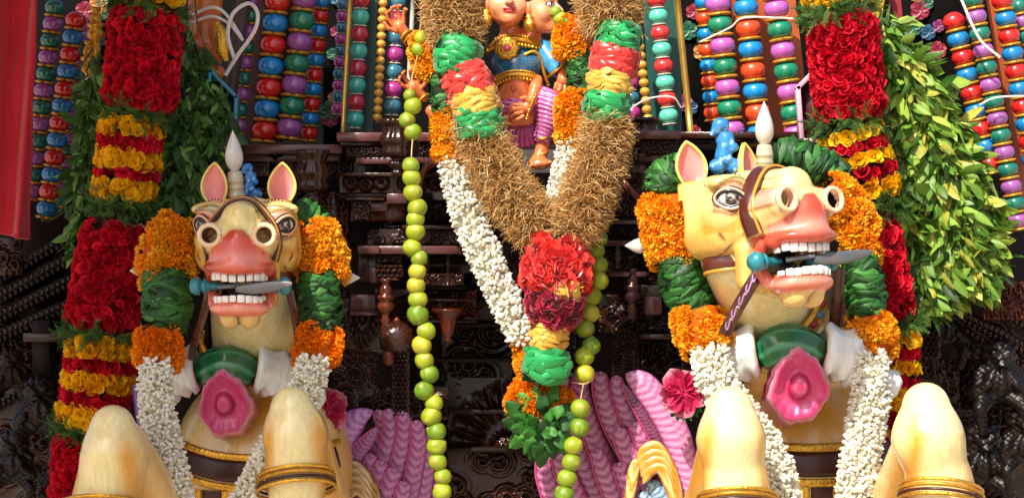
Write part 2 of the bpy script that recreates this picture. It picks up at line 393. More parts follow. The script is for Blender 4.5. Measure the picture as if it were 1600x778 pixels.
def marigold(path, n=60, size=14.5, cols=('#ffa512', '#ffae1e', '#fd980c', '#ffb92e'), per=84, w=None, pet=.40):
    n = int(n*1.15)
    """marigold heads: each a dome of small ruffled petals"""
    p, nr, T = on_tube(path, n, .9); s = S(path[0][2]); t = maripetal()
    q = RNG.normal(0, 1, (n, per, 3)); q /= np.linalg.norm(q, axis=2)[..., None]
    sgn = np.sign((q*nr[:, None]).sum(2)); q = q*np.where(sgn < 0, -1, 1)[..., None]*1.0
    R = size*s*RNG.uniform(.8, 1.2, n)[:, None, None]
    pos = (p[:, None]+q*R*.72).reshape(-1, 3); up = (q+nr[:, None]*.2).reshape(-1, 3); up /= np.linalg.norm(up, axis=1)[:, None]
    base = pick(cols, n, .1, w)[:, None]*np.ones((1, per, 1)); hgt = (q*nr[:, None]).sum(2)[..., None]
    c = np.clip(base*(1+RNG.normal(0, .09, (n, per, 1)))*(.93+.1*hgt), 0, 1).reshape(-1, 3)
    Y = up+RNG.normal(0, .28, up.shape); Y /= np.linalg.norm(Y, axis=1)[:, None]; X = np.cross(Y, RNG.normal(0, 1, Y.shape)); X /= np.linalg.norm(X, axis=1)[:, None]; Z = np.cross(X, Y)
    g = scatter(t, pos, X, Y, Z, size*s*pet*RNG.uniform(.7, 1.2, len(pos)), c)
    return join([core(path, lin('#d05c06'), .95), g])
def bud():
    z = np.array([0, .18, .5, .8, 1.0]); r = np.array([.07, .11, .14, .21, .02]); a = np.arange(6)/6*2*PI
    rr = r[:, None]*(1+.16*np.cos(3*a)[None, :])
    V = np.stack([rr*np.cos(a), rr*np.sin(a), np.repeat(z[:, None], 6, 1)], -1).reshape(-1, 3); C = np.repeat(np.array([(.72, .78, .5), (.95, .97, .86), (1, 1, .97), (1, 1, 1), (1, .99, .92)]), 6, 0)
    return V, [grid_faces(5, 6, wrapv=True)], C
BUD = bud()
def jasmine(path, n=700, size=14.5, cols=('#fbf8ea', '#fdfbf2', '#f4eed6', '#fbf7ea')):
    n = int(n*2.1)
    p, nr, T = on_tube(path, n, .72, ends=.05); X, Y, Z = orient(nr, tilt=.95); s = size*S(path[0][2])
    return join([core(path, lin('#e6e0c0'), .8), scatter(BUD, p, X, Y, Z, np.stack([s*RNG.uniform(.85, 1.25, n)]*2+[s*RNG.uniform(.85, 1.25, n)], 1), pick(cols, n, .05))])
def leaf_t(fold=.35, bend=.3, w=.3, nv=6, tw=0.0, rim=1.0, wav=0):
    v = np.linspace(0, 1, nv); ww = w*np.sin(PI*np.clip(v*.93+.05, 0, 1))**.8*(1-.25*v); ww[-1] = .004
    U = np.array([-1, 0, 1.]); X = U[:, None]*ww[None]; Y = np.repeat(v[None], 3, 0); Z = -fold*np.abs(X)+0*Y
    Z = Z-bend*Y**2+wav*np.sin(Y*9+U[:, None]*2)*np.abs(X)
    a = tw*(Y); X2 = X*np.cos(a)-Z*np.sin(a)*.3; Z2 = Z+X*np.sin(a)
    V = np.stack([X2, Y, Z2], -1).reshape(-1, 3); C = np.ones((3, nv, 3)); C[1] *= np.array((1.25, 1.2, 1.1)); C[0] *= rim*.96
    return V, [grid_faces(3, nv)], C.reshape(-1, 3)
LEAVES = [leaf_t(.35, .35, .23, tw=.5), leaf_t(.5, .15, .2, tw=-.6), leaf_t(.2, .55, .26, tw=.2, wav=.3), leaf_t(.6, .3, .18, tw=1.0)]
def place(name, tmpls, material, pos, X, Y, Z, scale, cols, par, stuff_after=300, order=None, kind_name='leaves'):
    """each piece an object sharing one of the template meshes (a few tints each); those beyond the limit joined as stuff"""
    n = len(pos); order = np.argsort(pos[:, 1]) if order is None else order
    first, rest = order[:stuff_after], order[stuff_after:]
    ntint = 3; wp = wloc(par); tint = {}
    pal = cols[RNG.choice(n, ntint*len(tmpls))].reshape(len(tmpls), ntint, 3)
    meshes = [[None]*ntint for _ in tmpls]
    for i in first:
        a = RNG.integers(len(tmpls)); b = RNG.integers(ntint)
        if meshes[a][b] is None:
            V, F, C = tmpls[a]; sh = np.ones((len(V), 3)) if C is None else C
            me = mesh_data(name, V, F, np.clip(sh*pal[a, b], 0, 1)); me.materials.append(material); meshes[a][b] = me
        o = bpy.data.objects.new(name, meshes[a][b]); COL.objects.link(o); o.parent = par
        sc = np.broadcast_to(scale[i], (3,)); Mx = Matrix(((X[i][0]*sc[0], Y[i][0]*sc[1], Z[i][0]*sc[2], pos[i][0]-wp.x), (X[i][1]*sc[0], Y[i][1]*sc[1], Z[i][1]*sc[2], pos[i][1]-wp.y), (X[i][2]*sc[0], Y[i][2]*sc[1], Z[i][2]*sc[2], pos[i][2]-wp.z), (0, 0, 0, 1)))
        o.matrix_local = Mx
    if len(rest):
        gs = []
        for k, t in enumerate(tmpls):
            r = rest[k::len(tmpls)]
            if len(r): gs.append(scatter(t, pos[r], X[r], Y[r], Z[r], scale[r], cols[r]))
        build(kind_name, join(gs), material, par, kind='stuff')
FOLD = []
for k in range(4):      # a leaf folded sharply along its rib and tucked in
    v = np.linspace(0, 1, 7); u = np.array([-1, -.5, 0, .5, 1.]); Xx, Vv = np.meshgrid(u, v, indexing='ij'); wd = (.2+.03*k)*np.sin(PI*np.clip(Vv*.92+.06, 0, 1))**.75
    Zz = .14*(1-np.abs(Xx)**.7)*np.sin(PI*(Vv*.8+.1))*(1.1+.3*(k % 2))-.35*(Vv-.5)**2+.03*np.sin(11*Vv+k+Xx*2); Cc = np.ones(Xx.shape+(3,))*(.82+.5*(np.abs(Xx) < .1)+.28*(np.abs(Xx) > .9))[..., None]
    FOLD.append((np.stack([Xx*wd+.05*np.sin(3*Vv+k), Vv-.5, Zz-.06], -1).reshape(-1, 3), [grid_faces(5, 7)], Cc.reshape(-1, 3)))
GREENS = ('#265c22', '#1f4f1d', '#326c2a', '#183f18', '#3f7c32')
def folded(path, par, n=70, size=34, cols=GREENS, name='leaf', lim=300):
    n = int(n*1.35); size *= 1.08
    p, nr, T = on_tube(path, n, .9, ends=.08); side = np.cross(nr, T); side /= np.linalg.norm(side, axis=1)[:, None]
    sg = RNG.choice([-1, 1], n)[:, None]; Y = side*sg+T*RNG.uniform(-.55, .75, n)[:, None]+nr*.1; Y /= np.linalg.norm(Y, axis=1)[:, None]
    Z = nr-Y*(nr*Y).sum(1)[:, None]+RNG.normal(0, .22, (n, 3)); Z /= np.linalg.norm(Z, axis=1)[:, None]; X = np.cross(Y, Z); X /= np.linalg.norm(X, axis=1)[:, None]; Z = np.cross(X, Y)
    s = size*S(path[0][2]); sc = np.stack([s*RNG.uniform(.8, 1.1, n), s*RNG.uniform(.8, 1.25, n), s*RNG.uniform(.7, 1.1, n)], 1)
    sec = build('leaf_section', core(path, lin('#12300f'), .84), M['leafgloss'], par)
    place(name, FOLD, M['leafgloss'], p, X, Y, Z, sc, pick(cols, n, .16), sec, lim)
    return sec
def ribbon_t(seed, nv=9):
    """a satin loop: a strip arched up and pinched at both ends"""
    r = np.random.default_rng(seed); v = np.linspace(0, 1, nv); u = np.linspace(-1, 1, 6); U, V = np.meshgrid(u, v, indexing='ij')
    w = .30*(.3+.7*np.sin(PI*V)**.6); a = r.uniform(-.5, .5)
    X = U*w+.10*np.sin(PI*V)*a; Y = (V-.5)*1.5; Z = .26*np.sin(PI*V)**.7+.15*(1-U**2)*np.sin(PI*V)**.5+.08*U*np.sin(PI*V)*r.choice([-1, 1])
    return np.stack([X, Y, Z], -1).reshape(-1, 3), [grid_faces(6, nv)], None
RIBS = [ribbon_t(i) for i in range(4)]
def ribbon(path, n=70, size=26, cols=('#1f9a50',), dv=.06, loops=2.2):
    """satin ribbon gathered into rows of wavy frills round the cord, with a few loops standing out"""
    c, r = pw(path, 60); T, N, B = frames(c); s = S(path[0][2]); L = np.linalg.norm(np.diff(c, axis=0), axis=1).sum(); rows = max(2, int(L/(s*7.5))); gs = [core(path, np.array(lin(cols[0]))*.4, .8)]
    A = np.linspace(0, 2*PI, 110)[:-1]
    for j in range(rows+1):
        f = j/rows; k = int(f*59); fr = RNG.uniform(9, 13); p1, p2 = RNG.uniform(0, 6, 2); nv = 6; col = pick(cols, 1, dv)[0]; e = min(f, 1-f); rr = r[k]*(.82+.18*min(1, e*5)); sgn = 1 if j % 2 else -1
        u = np.linspace(0, 1, nv)[:, None]; w = np.sin(fr*A+p1+1.2*np.sin(2*A+p2))[None]; w2 = np.sin(fr*2.1*A+p2)[None]
        rad = rr*(.72+.20*u**.8+.04*u*w2); ax = s*size*(.30*u*w+.06*u*w2+.16*(u-.5)*sgn+.12*np.sin(u*PI))+s*size*.10*np.sin(3*A+p2)[None]
        V = c[k]+rad[..., None]*(np.cos(A)[None, :, None]*B[k]+np.sin(A)[None, :, None]*N[k])+ax[..., None]*T[k]; sh = (.8+.35*u)*np.ones((1, len(A)))
        gs.append((V.reshape(-1, 3), [grid_faces(nv, len(A), wrapv=True)], np.clip(col[None]*sh.reshape(-1, 1), 0, 1)))
    for t in RIBS:
        m = max(1, int(n*loops/4)); p, nr, Tn = on_tube(path, m, .92); Z = nr+RNG.normal(0, .22, nr.shape); Z /= np.linalg.norm(Z, axis=1)[:, None]
        sd = np.cross(nr, Tn)*RNG.choice([-1, 1], m)[:, None]+Tn*RNG.uniform(-.5, .5, m)[:, None]; Y = sd-Z*(sd*Z).sum(1)[:, None]; Y /= np.linalg.norm(Y, axis=1)[:, None]; X = np.cross(Y, Z); q = s*size
        gs.append(scatter(t, p, X, Y, Z, np.stack([q*RNG.uniform(.6, 1.0, m), q*RNG.uniform(.75, 1.05, m), q*RNG.uniform(.45, .8, m)], 1), pick(cols, m, dv)))
    return join(gs)
def sprig():
    gs = []; r = np.random.default_rng(3); st = np.array([(0, 0, 0), (.05, .35, .08), (0, .7, .06), (.06, 1, -.05)]); gs.append(tube(st, [.02, .008], 5, 3, col=np.ones(3)*.8, cap=False)); c = catmull(st, 16)
    for i in range(1, 16):
        for sg in (-1, 1):
            l = .3*(1.1-i/18); d = np.array((sg*.8+r.normal(0, .2), .6, r.normal(0, .45))); d /= np.linalg.norm(d); q = c[i]; s = np.cross(d, (0, 0, 1))*.014
            m = q+d*l*.5+np.array((0, .03, 0)); gs.append((np.array([q-s, q+s, m+s, m-s, q+d*l]), [np.array([(0, 1, 2, 3)]), np.array([(3, 2, 4)])], None))
    return join([(v, f, np.ones(3) if cc is None else cc) for v, f, cc in gs])
SPRIG = sprig()
def fern(path, n=90, size=30, cols=('#3a5a26', '#2c4a1e', '#4c7030', '#557a34')):
    p, nr, T = on_tube(path, n, .9); s = size*S(path[0][2]); m = n
    Y = nr*.6+T*RNG.choice([-1, 1], m)[:, None]*RNG.uniform(0, .9, m)[:, None]+np.cross(nr, T)*RNG.normal(0, .8, m)[:, None]; Y /= np.linalg.norm(Y, axis=1)[:, None]
    X = np.cross(Y, nr+RNG.normal(0, .3, nr.shape)); X /= np.linalg.norm(X, axis=1)[:, None]; Z = np.cross(X, Y)
    return join([core(path, lin('#16240d'), .72), scatter(SPRIG, p, X, Y, Z, s*RNG.uniform(.6, 1.25, m), pick(cols, m, .15))])
def straws(path, n=2500, size=30, cols=('#d8ad70', '#c99c5c', '#ba8848', '#e6c690', '#a87438'), wd=.024, inset=.55, droop=0.0):
    n = int(n*1.7); size *= .9; p, nr, T = on_tube(path, n, inset, ends=.05); s = size*S(path[0][2]); L = s*RNG.uniform(.55, 1.2, n)
    d = nr+RNG.normal(0, .38, nr.shape)+T*droop; d /= np.linalg.norm(d, axis=1)[:, None]
    a = np.cross(d, RNG.normal(0, 1, d.shape)); a /= np.linalg.norm(a, axis=1)[:, None]; b = np.cross(d, a)
    k1 = RNG.normal(0, .16, (n, 2)); k2 = RNG.normal(0, .3, (n, 2)); w = s*wd*RNG.uniform(.6, 1.3, n)[:, None]
    rows = []
    for f, kk, ww in ((0, 0*k1, 1.), (.5, k1, .9), (.8, k1*1.5+k2*.3, .8), (1, k1*1.2+k2, .45)):
        c = p+d*(L*f)[:, None]+a*(kk[:, :1]*L[:, None])+b*(kk[:, 1:]*L[:, None])
        rows.append(np.stack([c+w*ww*(a*math.cos(t)+b*math.sin(t)) for t in (0, 2.09, 4.19)], 1))
    V = np.stack(rows, 1).reshape(n, 12, 3); f = grid_faces(4, 3, wrapv=True); F = (f[None]+(np.arange(n)*12)[:, None, None]).reshape(-1, 4)
    cc = pick(cols, n, .16); fl = np.array([.55, .9, 1.05, 1.15])
    C = np.clip(np.repeat(np.repeat(cc[:, None], 4, 1)*fl[None, :, None], 3, 1), 0, 1).reshape(-1, 3)
    return join([core(path, lin('#7a5226'), inset*1.35), (V.reshape(-1, 3), [F], C)])
def heads(name, path, par, n, size, cols, bandname, corecol, tmpl=None):
    """countable flower heads as sub-parts of a band: laid in rings round the tube"""
    c, r = pw(path, 40); T, N, B = frames(c); s = S(path[0][2]); L = np.linalg.norm(np.diff(c, axis=0), axis=1).sum(); rows = max(1, int(round(L/(size*s*1.25))))
    band = build(bandname, core(path, lin(corecol), .8), M['petal'], par); pos, nr = [], []
    for i in range(rows):
        f = (i+.5)/rows; k = int(f*39)
        circ = 2*PI*r[k]; m = max(5, int(circ/(size*s*1.25))); ph = RNG.random()*6
        for j in range(m):
            a = ph+2*PI*j/m+RNG.normal(0, .08); d = np.cos(a)*B[k]+np.sin(a)*N[k]
            if d[1] > .55: continue
            pos.append(c[k]+d*r[k]*.88+T[k]*RNG.normal(0, .12)*size*s); nr.append(d)
    pos = np.array(pos); nr = np.array(nr); X, Y, Z = orient(nr, tilt=.25); m = len(pos)
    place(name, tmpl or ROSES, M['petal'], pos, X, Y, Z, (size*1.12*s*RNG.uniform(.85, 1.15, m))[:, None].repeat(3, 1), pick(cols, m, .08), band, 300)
    return band
REDS = ('#c8102a', '#d81630', '#b40c22', '#e2203a'); YEL = ('#f2b705', '#eeaa04', '#f7c414')
# ------------------------------------------------------------------ the two big red and yellow garlands
def big_garland(secs, label, group, loc):
    g = empty('flower_garland', loc, label, 'garland', group)
    cc = [(P(q[0], q[1], q[2])) for k_, pt in secs if k_ != 'tie' for q in pt]; rr_ = [q[3]*.74*S(q[2]) for k_, pt in secs if k_ != 'tie' for q in pt]
    build('inner_cord', tube(np.array(cc), rr_, 160, 12, col=np.array(lin('#3a1a08'))), M['fern'], g)
    for kind, path in secs:
        if kind == 'red': build('red_petal_section', ruffle(path, 10, REDS, int(path[0][3]*2*abs(path[-1][1]-path[0][1])/20), corecol='#6a0612'), M['petal'], g, kind='stuff')
        elif kind == 'fern': build('fern_collar', fern(path, 190, 29), M['fern'], g, kind='stuff')
        elif kind == 'y': heads('yellow_flower', path, g, 0, 11.5, YEL, 'yellow_band', '#7a5a08')
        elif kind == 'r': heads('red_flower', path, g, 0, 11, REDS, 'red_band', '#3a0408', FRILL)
        elif kind == 'tie': build('string_tie', join([tube([P(path[0][0]+math.cos(a)*path[0][3], path[0][1]+3*math.sin(a*2+i)+i*3, path[0][2]-math.sin(a)*path[0][3]*.0025*1.0) for a in np.linspace(-.3, PI+.3, 9)], .004, 20, 5) for i in range(3)]+[tube([P(path[0][0]+path[0][3]*.9*sg, path[0][1], path[0][2]-.05), P(path[0][0]+path[0][3]*1.2*sg, path[0][1]+10, path[0][2]-.06), P(path[0][0]+path[0][3]*1.3*sg, path[0][1]+30*(sg > 0), path[0][2]-.05)], .003, 8, 4) for sg in (-1, 1)]), M['string'], g)
    return g
def seg(x0, y0, r0, x1, y1, r1, d): return [(x0, y0, d, r0), ((x0+x1)/2, (y0+y1)/2, d, (r0+r1)/2), (x1, y1, d, r1)]
dL = -.28
big_garland([
    ('y', seg(237, -30, 46, 236, 6, 50, dL)), ('fern', seg(234, 4, 52, 230, 22, 52, dL)), ('red', seg(229, 20, 53, 218, 168, 54, dL)), ('fern', seg(214, 168, 50, 206, 192, 46, dL)),
    ('y', seg(207, 188, 48, 205, 212, 48, dL)), ('r', seg(204, 214, 46, 203, 236, 46, dL)), ('y', seg(202, 238, 49, 200, 260, 49, dL)), ('r', seg(199, 262, 46, 197, 282, 46, dL)), ('y', seg(196, 284, 48, 193, 308, 46, dL)),
    ('fern', seg(193, 306, 46, 190, 342, 40, dL)), ('tie', seg(188, 350, 34, 188, 352, 34, dL)), ('red', seg(184, 352, 50, 160, 512, 57, dL)), ('fern', seg(160, 516, 54, 158, 530, 52, dL)),
    ('y', seg(159, 530, 53, 158, 556, 54, dL)), ('r', seg(157, 558, 51, 155, 582, 52, dL)), ('y', seg(154, 584, 54, 152, 608, 54, dL)), ('r', seg(150, 610, 51, 146, 634, 52, dL)), ('y', seg(145, 636, 54, 141, 664, 52, dL)),
    ('fern', seg(136, 668, 48, 132, 684, 46, dL)), ('red', seg(132, 684, 44, 125, 800, 45, dL))],
    'thick red and yellow petal garland in the shade between the red cloth and left horse', 'thick petal garlands beside the horses', P(140, 778, dL))
dR = -.2
big_garland([
    ('y', seg(1300, -30, 48, 1308, 6, 50, dR)), ('fern', seg(1308, 6, 52, 1312, 28, 52, dR)), ('red', seg(1314, 26, 51, 1330, 188, 51, dR)), ('fern', seg(1328, 184, 50, 1330, 206, 50, dR)),
    ('y', seg(1326, 204, 50, 1332, 222, 50, dR)), ('r', seg(1334, 224, 48, 1338, 240, 48, dR)), ('y', seg(1340, 242, 50, 1345, 262, 50, dR)), ('r', seg(1347, 264, 48, 1352, 280, 48, dR)), ('y', seg(1354, 284, 48, 1358, 306, 44, dR)),
    ('fern', seg(1362, 306, 44, 1368, 342, 40, dR)), ('tie', seg(1362, 348, 30, 1368, 350, 30, dR)), ('red', seg(1368, 352, 32, 1392, 500, 34, dR)), ('fern', seg(1398, 502, 32, 1402, 520, 32, dR)),
    ('y', seg(1400, 518, 30, 1402, 540, 30, dR)), ('r', seg(1402, 542, 29, 1403, 562, 29, dR)), ('y', seg(1403, 564, 30, 1403, 584, 30, dR)), ('r', seg(1403, 586, 29, 1402, 606, 29, dR)), ('y', seg(1402, 608, 30, 1400, 636, 28, dR)), ('red', seg(1400, 640, 28, 1398, 800, 28, dR))],
    'thick red and yellow petal garland in full sun, hanging over the bright green leaf bunch', 'thick petal garlands beside the horses', P(1400, 778, dR))
# ------------------------------------------------------------------ bunches of fresh leaves
def leaf_bunch(blobs, nl, size, cols, label, loc, depth, flow):
    g = empty('leaf_bunch', loc, label, 'leaves', 'leaf bunches hung behind the petal garlands')
    w = np.array([b[2]*b[3] for b in blobs], float); w /= w.sum(); k = RNG.choice(len(blobs), nl, p=w)
    q = RNG.normal(0, 1, (nl, 3)); q /= np.linalg.norm(q, axis=1)[:, None]; q *= RNG.uniform(.55, 1, nl)[:, None]**.5; q[:, 1] = -np.abs(q[:, 1])*.9+.25
    B = np.array(blobs, float)[k]; pos = np.array([P(b[0]+a[0]*b[2], b[1]-a[2]*b[3], depth+b[4]+a[1]*b[2]*.0022) for a, b in zip(q, B)])
    Y = np.array([flow(b, a) for a, b in zip(q, B)])+RNG.normal(0, .5, (nl, 3)); Y[:, 1] -= .3; Y /= np.linalg.norm(Y, axis=1)[:, None]
    nn = q*np.array([1, 1.3, 1])+RNG.normal(0, .45, (nl, 3)); nn[:, 1] -= .5; X = np.cross(Y, nn); X /= np.linalg.norm(X, axis=1)[:, None]; Z = np.cross(X, Y)
    s = size*S(depth)*RNG.uniform(.45, 1.3, nl)
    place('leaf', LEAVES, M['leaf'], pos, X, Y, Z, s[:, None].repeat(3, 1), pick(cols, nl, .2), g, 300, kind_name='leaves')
    sp = []
    for i in range(40):
        b = blobs[RNG.integers(len(blobs))]; x, y = b[0]+RNG.normal(0, .4)*b[2], b[1]+RNG.normal(0, .4)*b[3]
        sp.append(tube([P(x, y-40, depth+.03), P(x+RNG.normal(0, 10), y, depth-.02), P(x+RNG.normal(0, 22), y+40, depth+.02)], [.004, .002], 8, 4, col=np.array(lin('#4d6a30'))))
    build('stem', join(sp), M['leaf'], g, kind='stuff'); return g
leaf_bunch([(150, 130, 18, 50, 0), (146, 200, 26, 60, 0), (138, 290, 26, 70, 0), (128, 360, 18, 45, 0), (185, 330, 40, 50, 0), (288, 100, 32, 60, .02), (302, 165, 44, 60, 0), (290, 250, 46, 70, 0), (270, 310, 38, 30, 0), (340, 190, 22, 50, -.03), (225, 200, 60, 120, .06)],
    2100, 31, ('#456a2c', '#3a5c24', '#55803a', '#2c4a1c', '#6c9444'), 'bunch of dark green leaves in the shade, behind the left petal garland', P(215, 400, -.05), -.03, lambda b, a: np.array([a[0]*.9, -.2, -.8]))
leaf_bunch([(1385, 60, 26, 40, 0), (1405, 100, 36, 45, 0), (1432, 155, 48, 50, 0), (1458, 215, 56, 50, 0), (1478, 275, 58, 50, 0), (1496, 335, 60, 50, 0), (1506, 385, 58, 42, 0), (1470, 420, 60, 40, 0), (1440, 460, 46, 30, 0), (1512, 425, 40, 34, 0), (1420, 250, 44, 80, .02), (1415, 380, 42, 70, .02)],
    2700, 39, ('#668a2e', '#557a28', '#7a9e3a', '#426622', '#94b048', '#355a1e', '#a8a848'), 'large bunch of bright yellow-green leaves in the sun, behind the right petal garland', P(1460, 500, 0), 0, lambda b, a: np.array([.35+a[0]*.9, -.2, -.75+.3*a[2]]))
# ------------------------------------------------------------------ the two painted wooden horses
CREAM = np.array(lin('#e6ca68')); CREAM2 = np.array(lin('#ecdc9e')); OCHRE = np.array(lin('#c98c22')); SALMON = np.array(lin('#cc4a32')); PINK = np.array(lin('#e58a84'))
UMBER = np.array(lin('#4a1d12')); DARK = np.array(lin('#120b0a')); GOLDC = np.array(lin('#c08a2c'))
def horse(hx, hy, depth, sc, yaw, pitch, chest, legs, label, side, group='painted wooden horses on the chariot front'):
    """hx,hy the pixel of the point between the eyes; sc size; yaw turns the muzzle to the viewer's right"""
    s = sc*S(depth); root = empty('wooden_horse', P(chest[0], 800, depth+.3), label, 'wooden horse', group)
    O = P(hx, hy, depth); Rm = rotz(yaw)@rotx(-pitch)
    def W(v): v = np.asarray(v, float); return O+(v*np.array([1, -1, 1])*s)@Rm.T       # local (u, forward, z) in photo pixels at scale 1
    def flip(F): return [f[:, ::-1] for f in F]

    def f(p):
        q = p.copy(); q[..., 0] = np.abs(q[..., 0])
        d = rbox(q, (0, -42, -16), (76, 46, 54), 26)
        d = smin(d, ell(q, (52, -36, -46), (29, 52, 34)), 14); d = smin(d, rbox(q, (0, -36, -54), (73, 38, 18), 12), 8)                      # cheeks
        d = smin(d, cone(q, (0, -5, 4), (0, 72, 4), 38, 27), 16)                   # nose bridge
        d = smin(d, ell(q, (0, 76, 6), (27, 24, 25)), 6)
        d = smin(d, cone(q, (0, 10, -36), (0, 72, -44), 58, 46), 18)               # muzzle
        d = smin(d, ell(q, (52, 2, 22), (32, 22, 12)), 8)                          # brow
        d = smin(d, ell(q, (62, -8, -24), (18, 26, 20)), 10)
        d = smin(d, cone(q, (32, 46, -26), (40, 90, -20), 27, 20.5), 14)              # nostril tubes
        lip = smin(cone(q, (0, 103, -26), (0, 100, -58), 15, 27), cone(q, (4, 100, -34), (42, 74, -70), 16, 13), 14); lip = smin(lip, ell(q, (0, 88, -68), (50, 38, 13)), 8)
        lip = smin(lip, cone(q, (0, 100, -20), (0, 88, -10), 10, 8), 10)
        d = smin(d, lip, 6)
        w = q-np.array((62, 17, -3)); ee = np.stack([w[..., 0]*.66-w[..., 1]*.75, w[..., 0]*.75+w[..., 1]*.66, w[..., 2]], -1)
        d = smin(d, ell(ee, (0, -10, 0), (24, 19, 20)), 10)
        d = smax(d, -ell(ee, (0, 10, 0), (17, 7, 10.5)), 3)                           # eye socket
        jaw = smin(cone(q, (0, -24, -88), (0, 62, -124), 38, 30), ell(q, (0, 76, -130), (46, 36, 17)), 12)
        jaw = smin(jaw, ell(q, (15, 72, -146), (16, 22, 17)), 5)
        d = smin(d, jaw, 4)
        cor = smin(chain(q, [((46, 54, -74), 9), ((45, 38, -98), 9), ((42, 52, -124), 9)], 6), cone(q, (38, 14, -74), (34, 6, -114), 19, 19), 8); d = smin(d, cor, 5)
        m = ell(q, (0, 92, -99), (42, 88, 20)); m = np.minimum(m, rbox(q, (0, 110, -99), (40, 40, 16), 10))
        d = smax(d, -m, 3)
        h = cone(q, (39, 80, -20), (43, 130, -18), 12.5, 13.5); d = smax(d, -h, 3)
        return d
    V, F = nets(f, (-92, -128, -176), (92, 146, 58), 3.0)
    u, fw, z = V[:, 0], V[:, 1], V[:, 2]; au = np.abs(u)
    c = np.tile(CREAM, (len(V), 1)); c = blend(c, CREAM2, .5+.5*vnoise(V, .03, 1))
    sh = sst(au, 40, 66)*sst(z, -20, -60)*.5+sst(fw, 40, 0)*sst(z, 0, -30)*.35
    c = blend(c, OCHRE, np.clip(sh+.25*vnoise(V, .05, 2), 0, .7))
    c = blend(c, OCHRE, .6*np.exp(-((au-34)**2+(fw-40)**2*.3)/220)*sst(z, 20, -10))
    ed = np.sqrt(((au-60)/24)**2+((z+2)/23)**2); eyez = (fw > -6)
    c = blend(c, np.array(lin('#8a4a22')), .9*np.exp(-((ed-1.0)/.13)**2)*eyez*(z < 30)); c = blend(c, PINK, .8*sst(ed, .95, .8)*eyez)
    browl = np.exp(-((z-(27-.012*(au-52)**2))/2.2)**2)*(au > 24)*(au < 78)*(fw > -10); c = blend(c, DARK, .8*browl)
    # lips
    lipm = sst(fw, 60, 74)*sst(-(z), 8, 14)*sst(10+(-12-z)*1.05-au, -3, 3)*(z > -90)*(np.hypot(au-41, z+19) > 19); c = blend(c, SALMON, lipm)
    c = blend(c, np.array(lin('#b84a34')), lipm*.8*sst(z, -30, -14)); c = blend(c, np.array(lin('#f0a08c')), lipm*.6*np.exp(-((z+56)/12)**2))
    c = blend(c, SALMON, (z < -60)*(z > -86)*sst(fw, 20, 40)*sst(au, 30, 44)); 
    c = blend(c, SALMON, sst(au, 36, 42)*(z < -74)*(z > -130)*sst(fw, 34, 44)*.95)
    low = (z < -106)*(z > -143)*sst(fw, 34, 50)*(fw > 30); c = blend(c, np.array(lin('#e06a52')), low*.95)
    c = blend(c, np.array(lin('#f4b09c')), low*.5*np.exp(-((z+131)/5)**2))
    chin = (z < -142)*sst(fw, 30, 45); c = blend(c, np.array(lin('#d8b068')), chin*.9); c = blend(c, DARK, chin*np.exp(-(u/2.4)**2)*.8)
    inm = ((np.abs(z+99) < 20)*(fw > -10)*(au < 41)) & (ell(V, (0, 92, -99), (43, 89, 21)) < 2); c = blend(c, np.array(lin('#16090a')), inm*1.0)
    ho = (np.hypot(au-42, z+19) < 13.6)*(fw > 70)*(fw < 112.0); rim = np.hypot(au-41.5, z+19); c = blend(c, np.array(lin('#e2b096')), sst(rim, 19, 14)*(fw > 92)); 
    hd = (np.hypot(au-41.5, z+19) < 12.9)*(fw > 74); c = blend(c, DARK*.4, hd*sst(fw, 113.5, 109))
    Va = V.copy(); Va[:, 0] = au
    def line(c, pts, w, col, k=1.0):
        q = catmull(np.array(pts, float), 24); d = np.full(len(V), 1e9)
        for a, b in zip(q[:-1], q[1:]): d = np.minimum(d, cone(Va, a, b, 0, 0))
        return blend(c, col, k*sst(-d, -w-1.5, -w+.5))
    c = line(c, [(34, 44, -44), (52, 30, -52), (62, 8, -66), (64, -20, -76)], 1.6, np.array(lin('#7a4420')), .9)
    c = line(c, [(74, -8, -34), (72, 4, -56), (64, 14, -70)], 2.2, np.array(lin('#6a3414')), .9)
    c = line(c, [(44, 34, 30), (30, 30, 38), (0, 26, 42)], 1.5, np.array(lin('#7a4420')), .8)
    c = line(c, [(30, 84, -2), (22, 92, -12), (20, 96, -22)], 1.4, np.array(lin('#7a4420')), .8)
    c = line(c, [(56, 60, -10), (62, 40, -12), (60, 26, -20)], 5, OCHRE, .5)
    c = line(c, [(38, 36, 2), (50, 34, -24), (60, 14, -42), (80, -20, -40)], 7, OCHRE, .8)
    c = line(c, [(40, 38, 16), (60, 20, 36), (78, -6, 30), (84, -30, 10)], 1.5, np.array(lin('#8a5a2a')), .8)
    c = line(c, [(24, 88, 6), (26, 60, 10), (32, 30, 18), (38, 4, 30)], 1.3, np.array(lin('#8a5a2a')), .7)
    c = line(c, [(8, 108, -14), (24, 104, -32), (44, 96, -50), (58, 78, -62), (56, 50, -70)], 1.6, np.array(lin('#a03c28')), .85)
    head = build('head', (W(V), flip(F), c), M['paint2'], root)
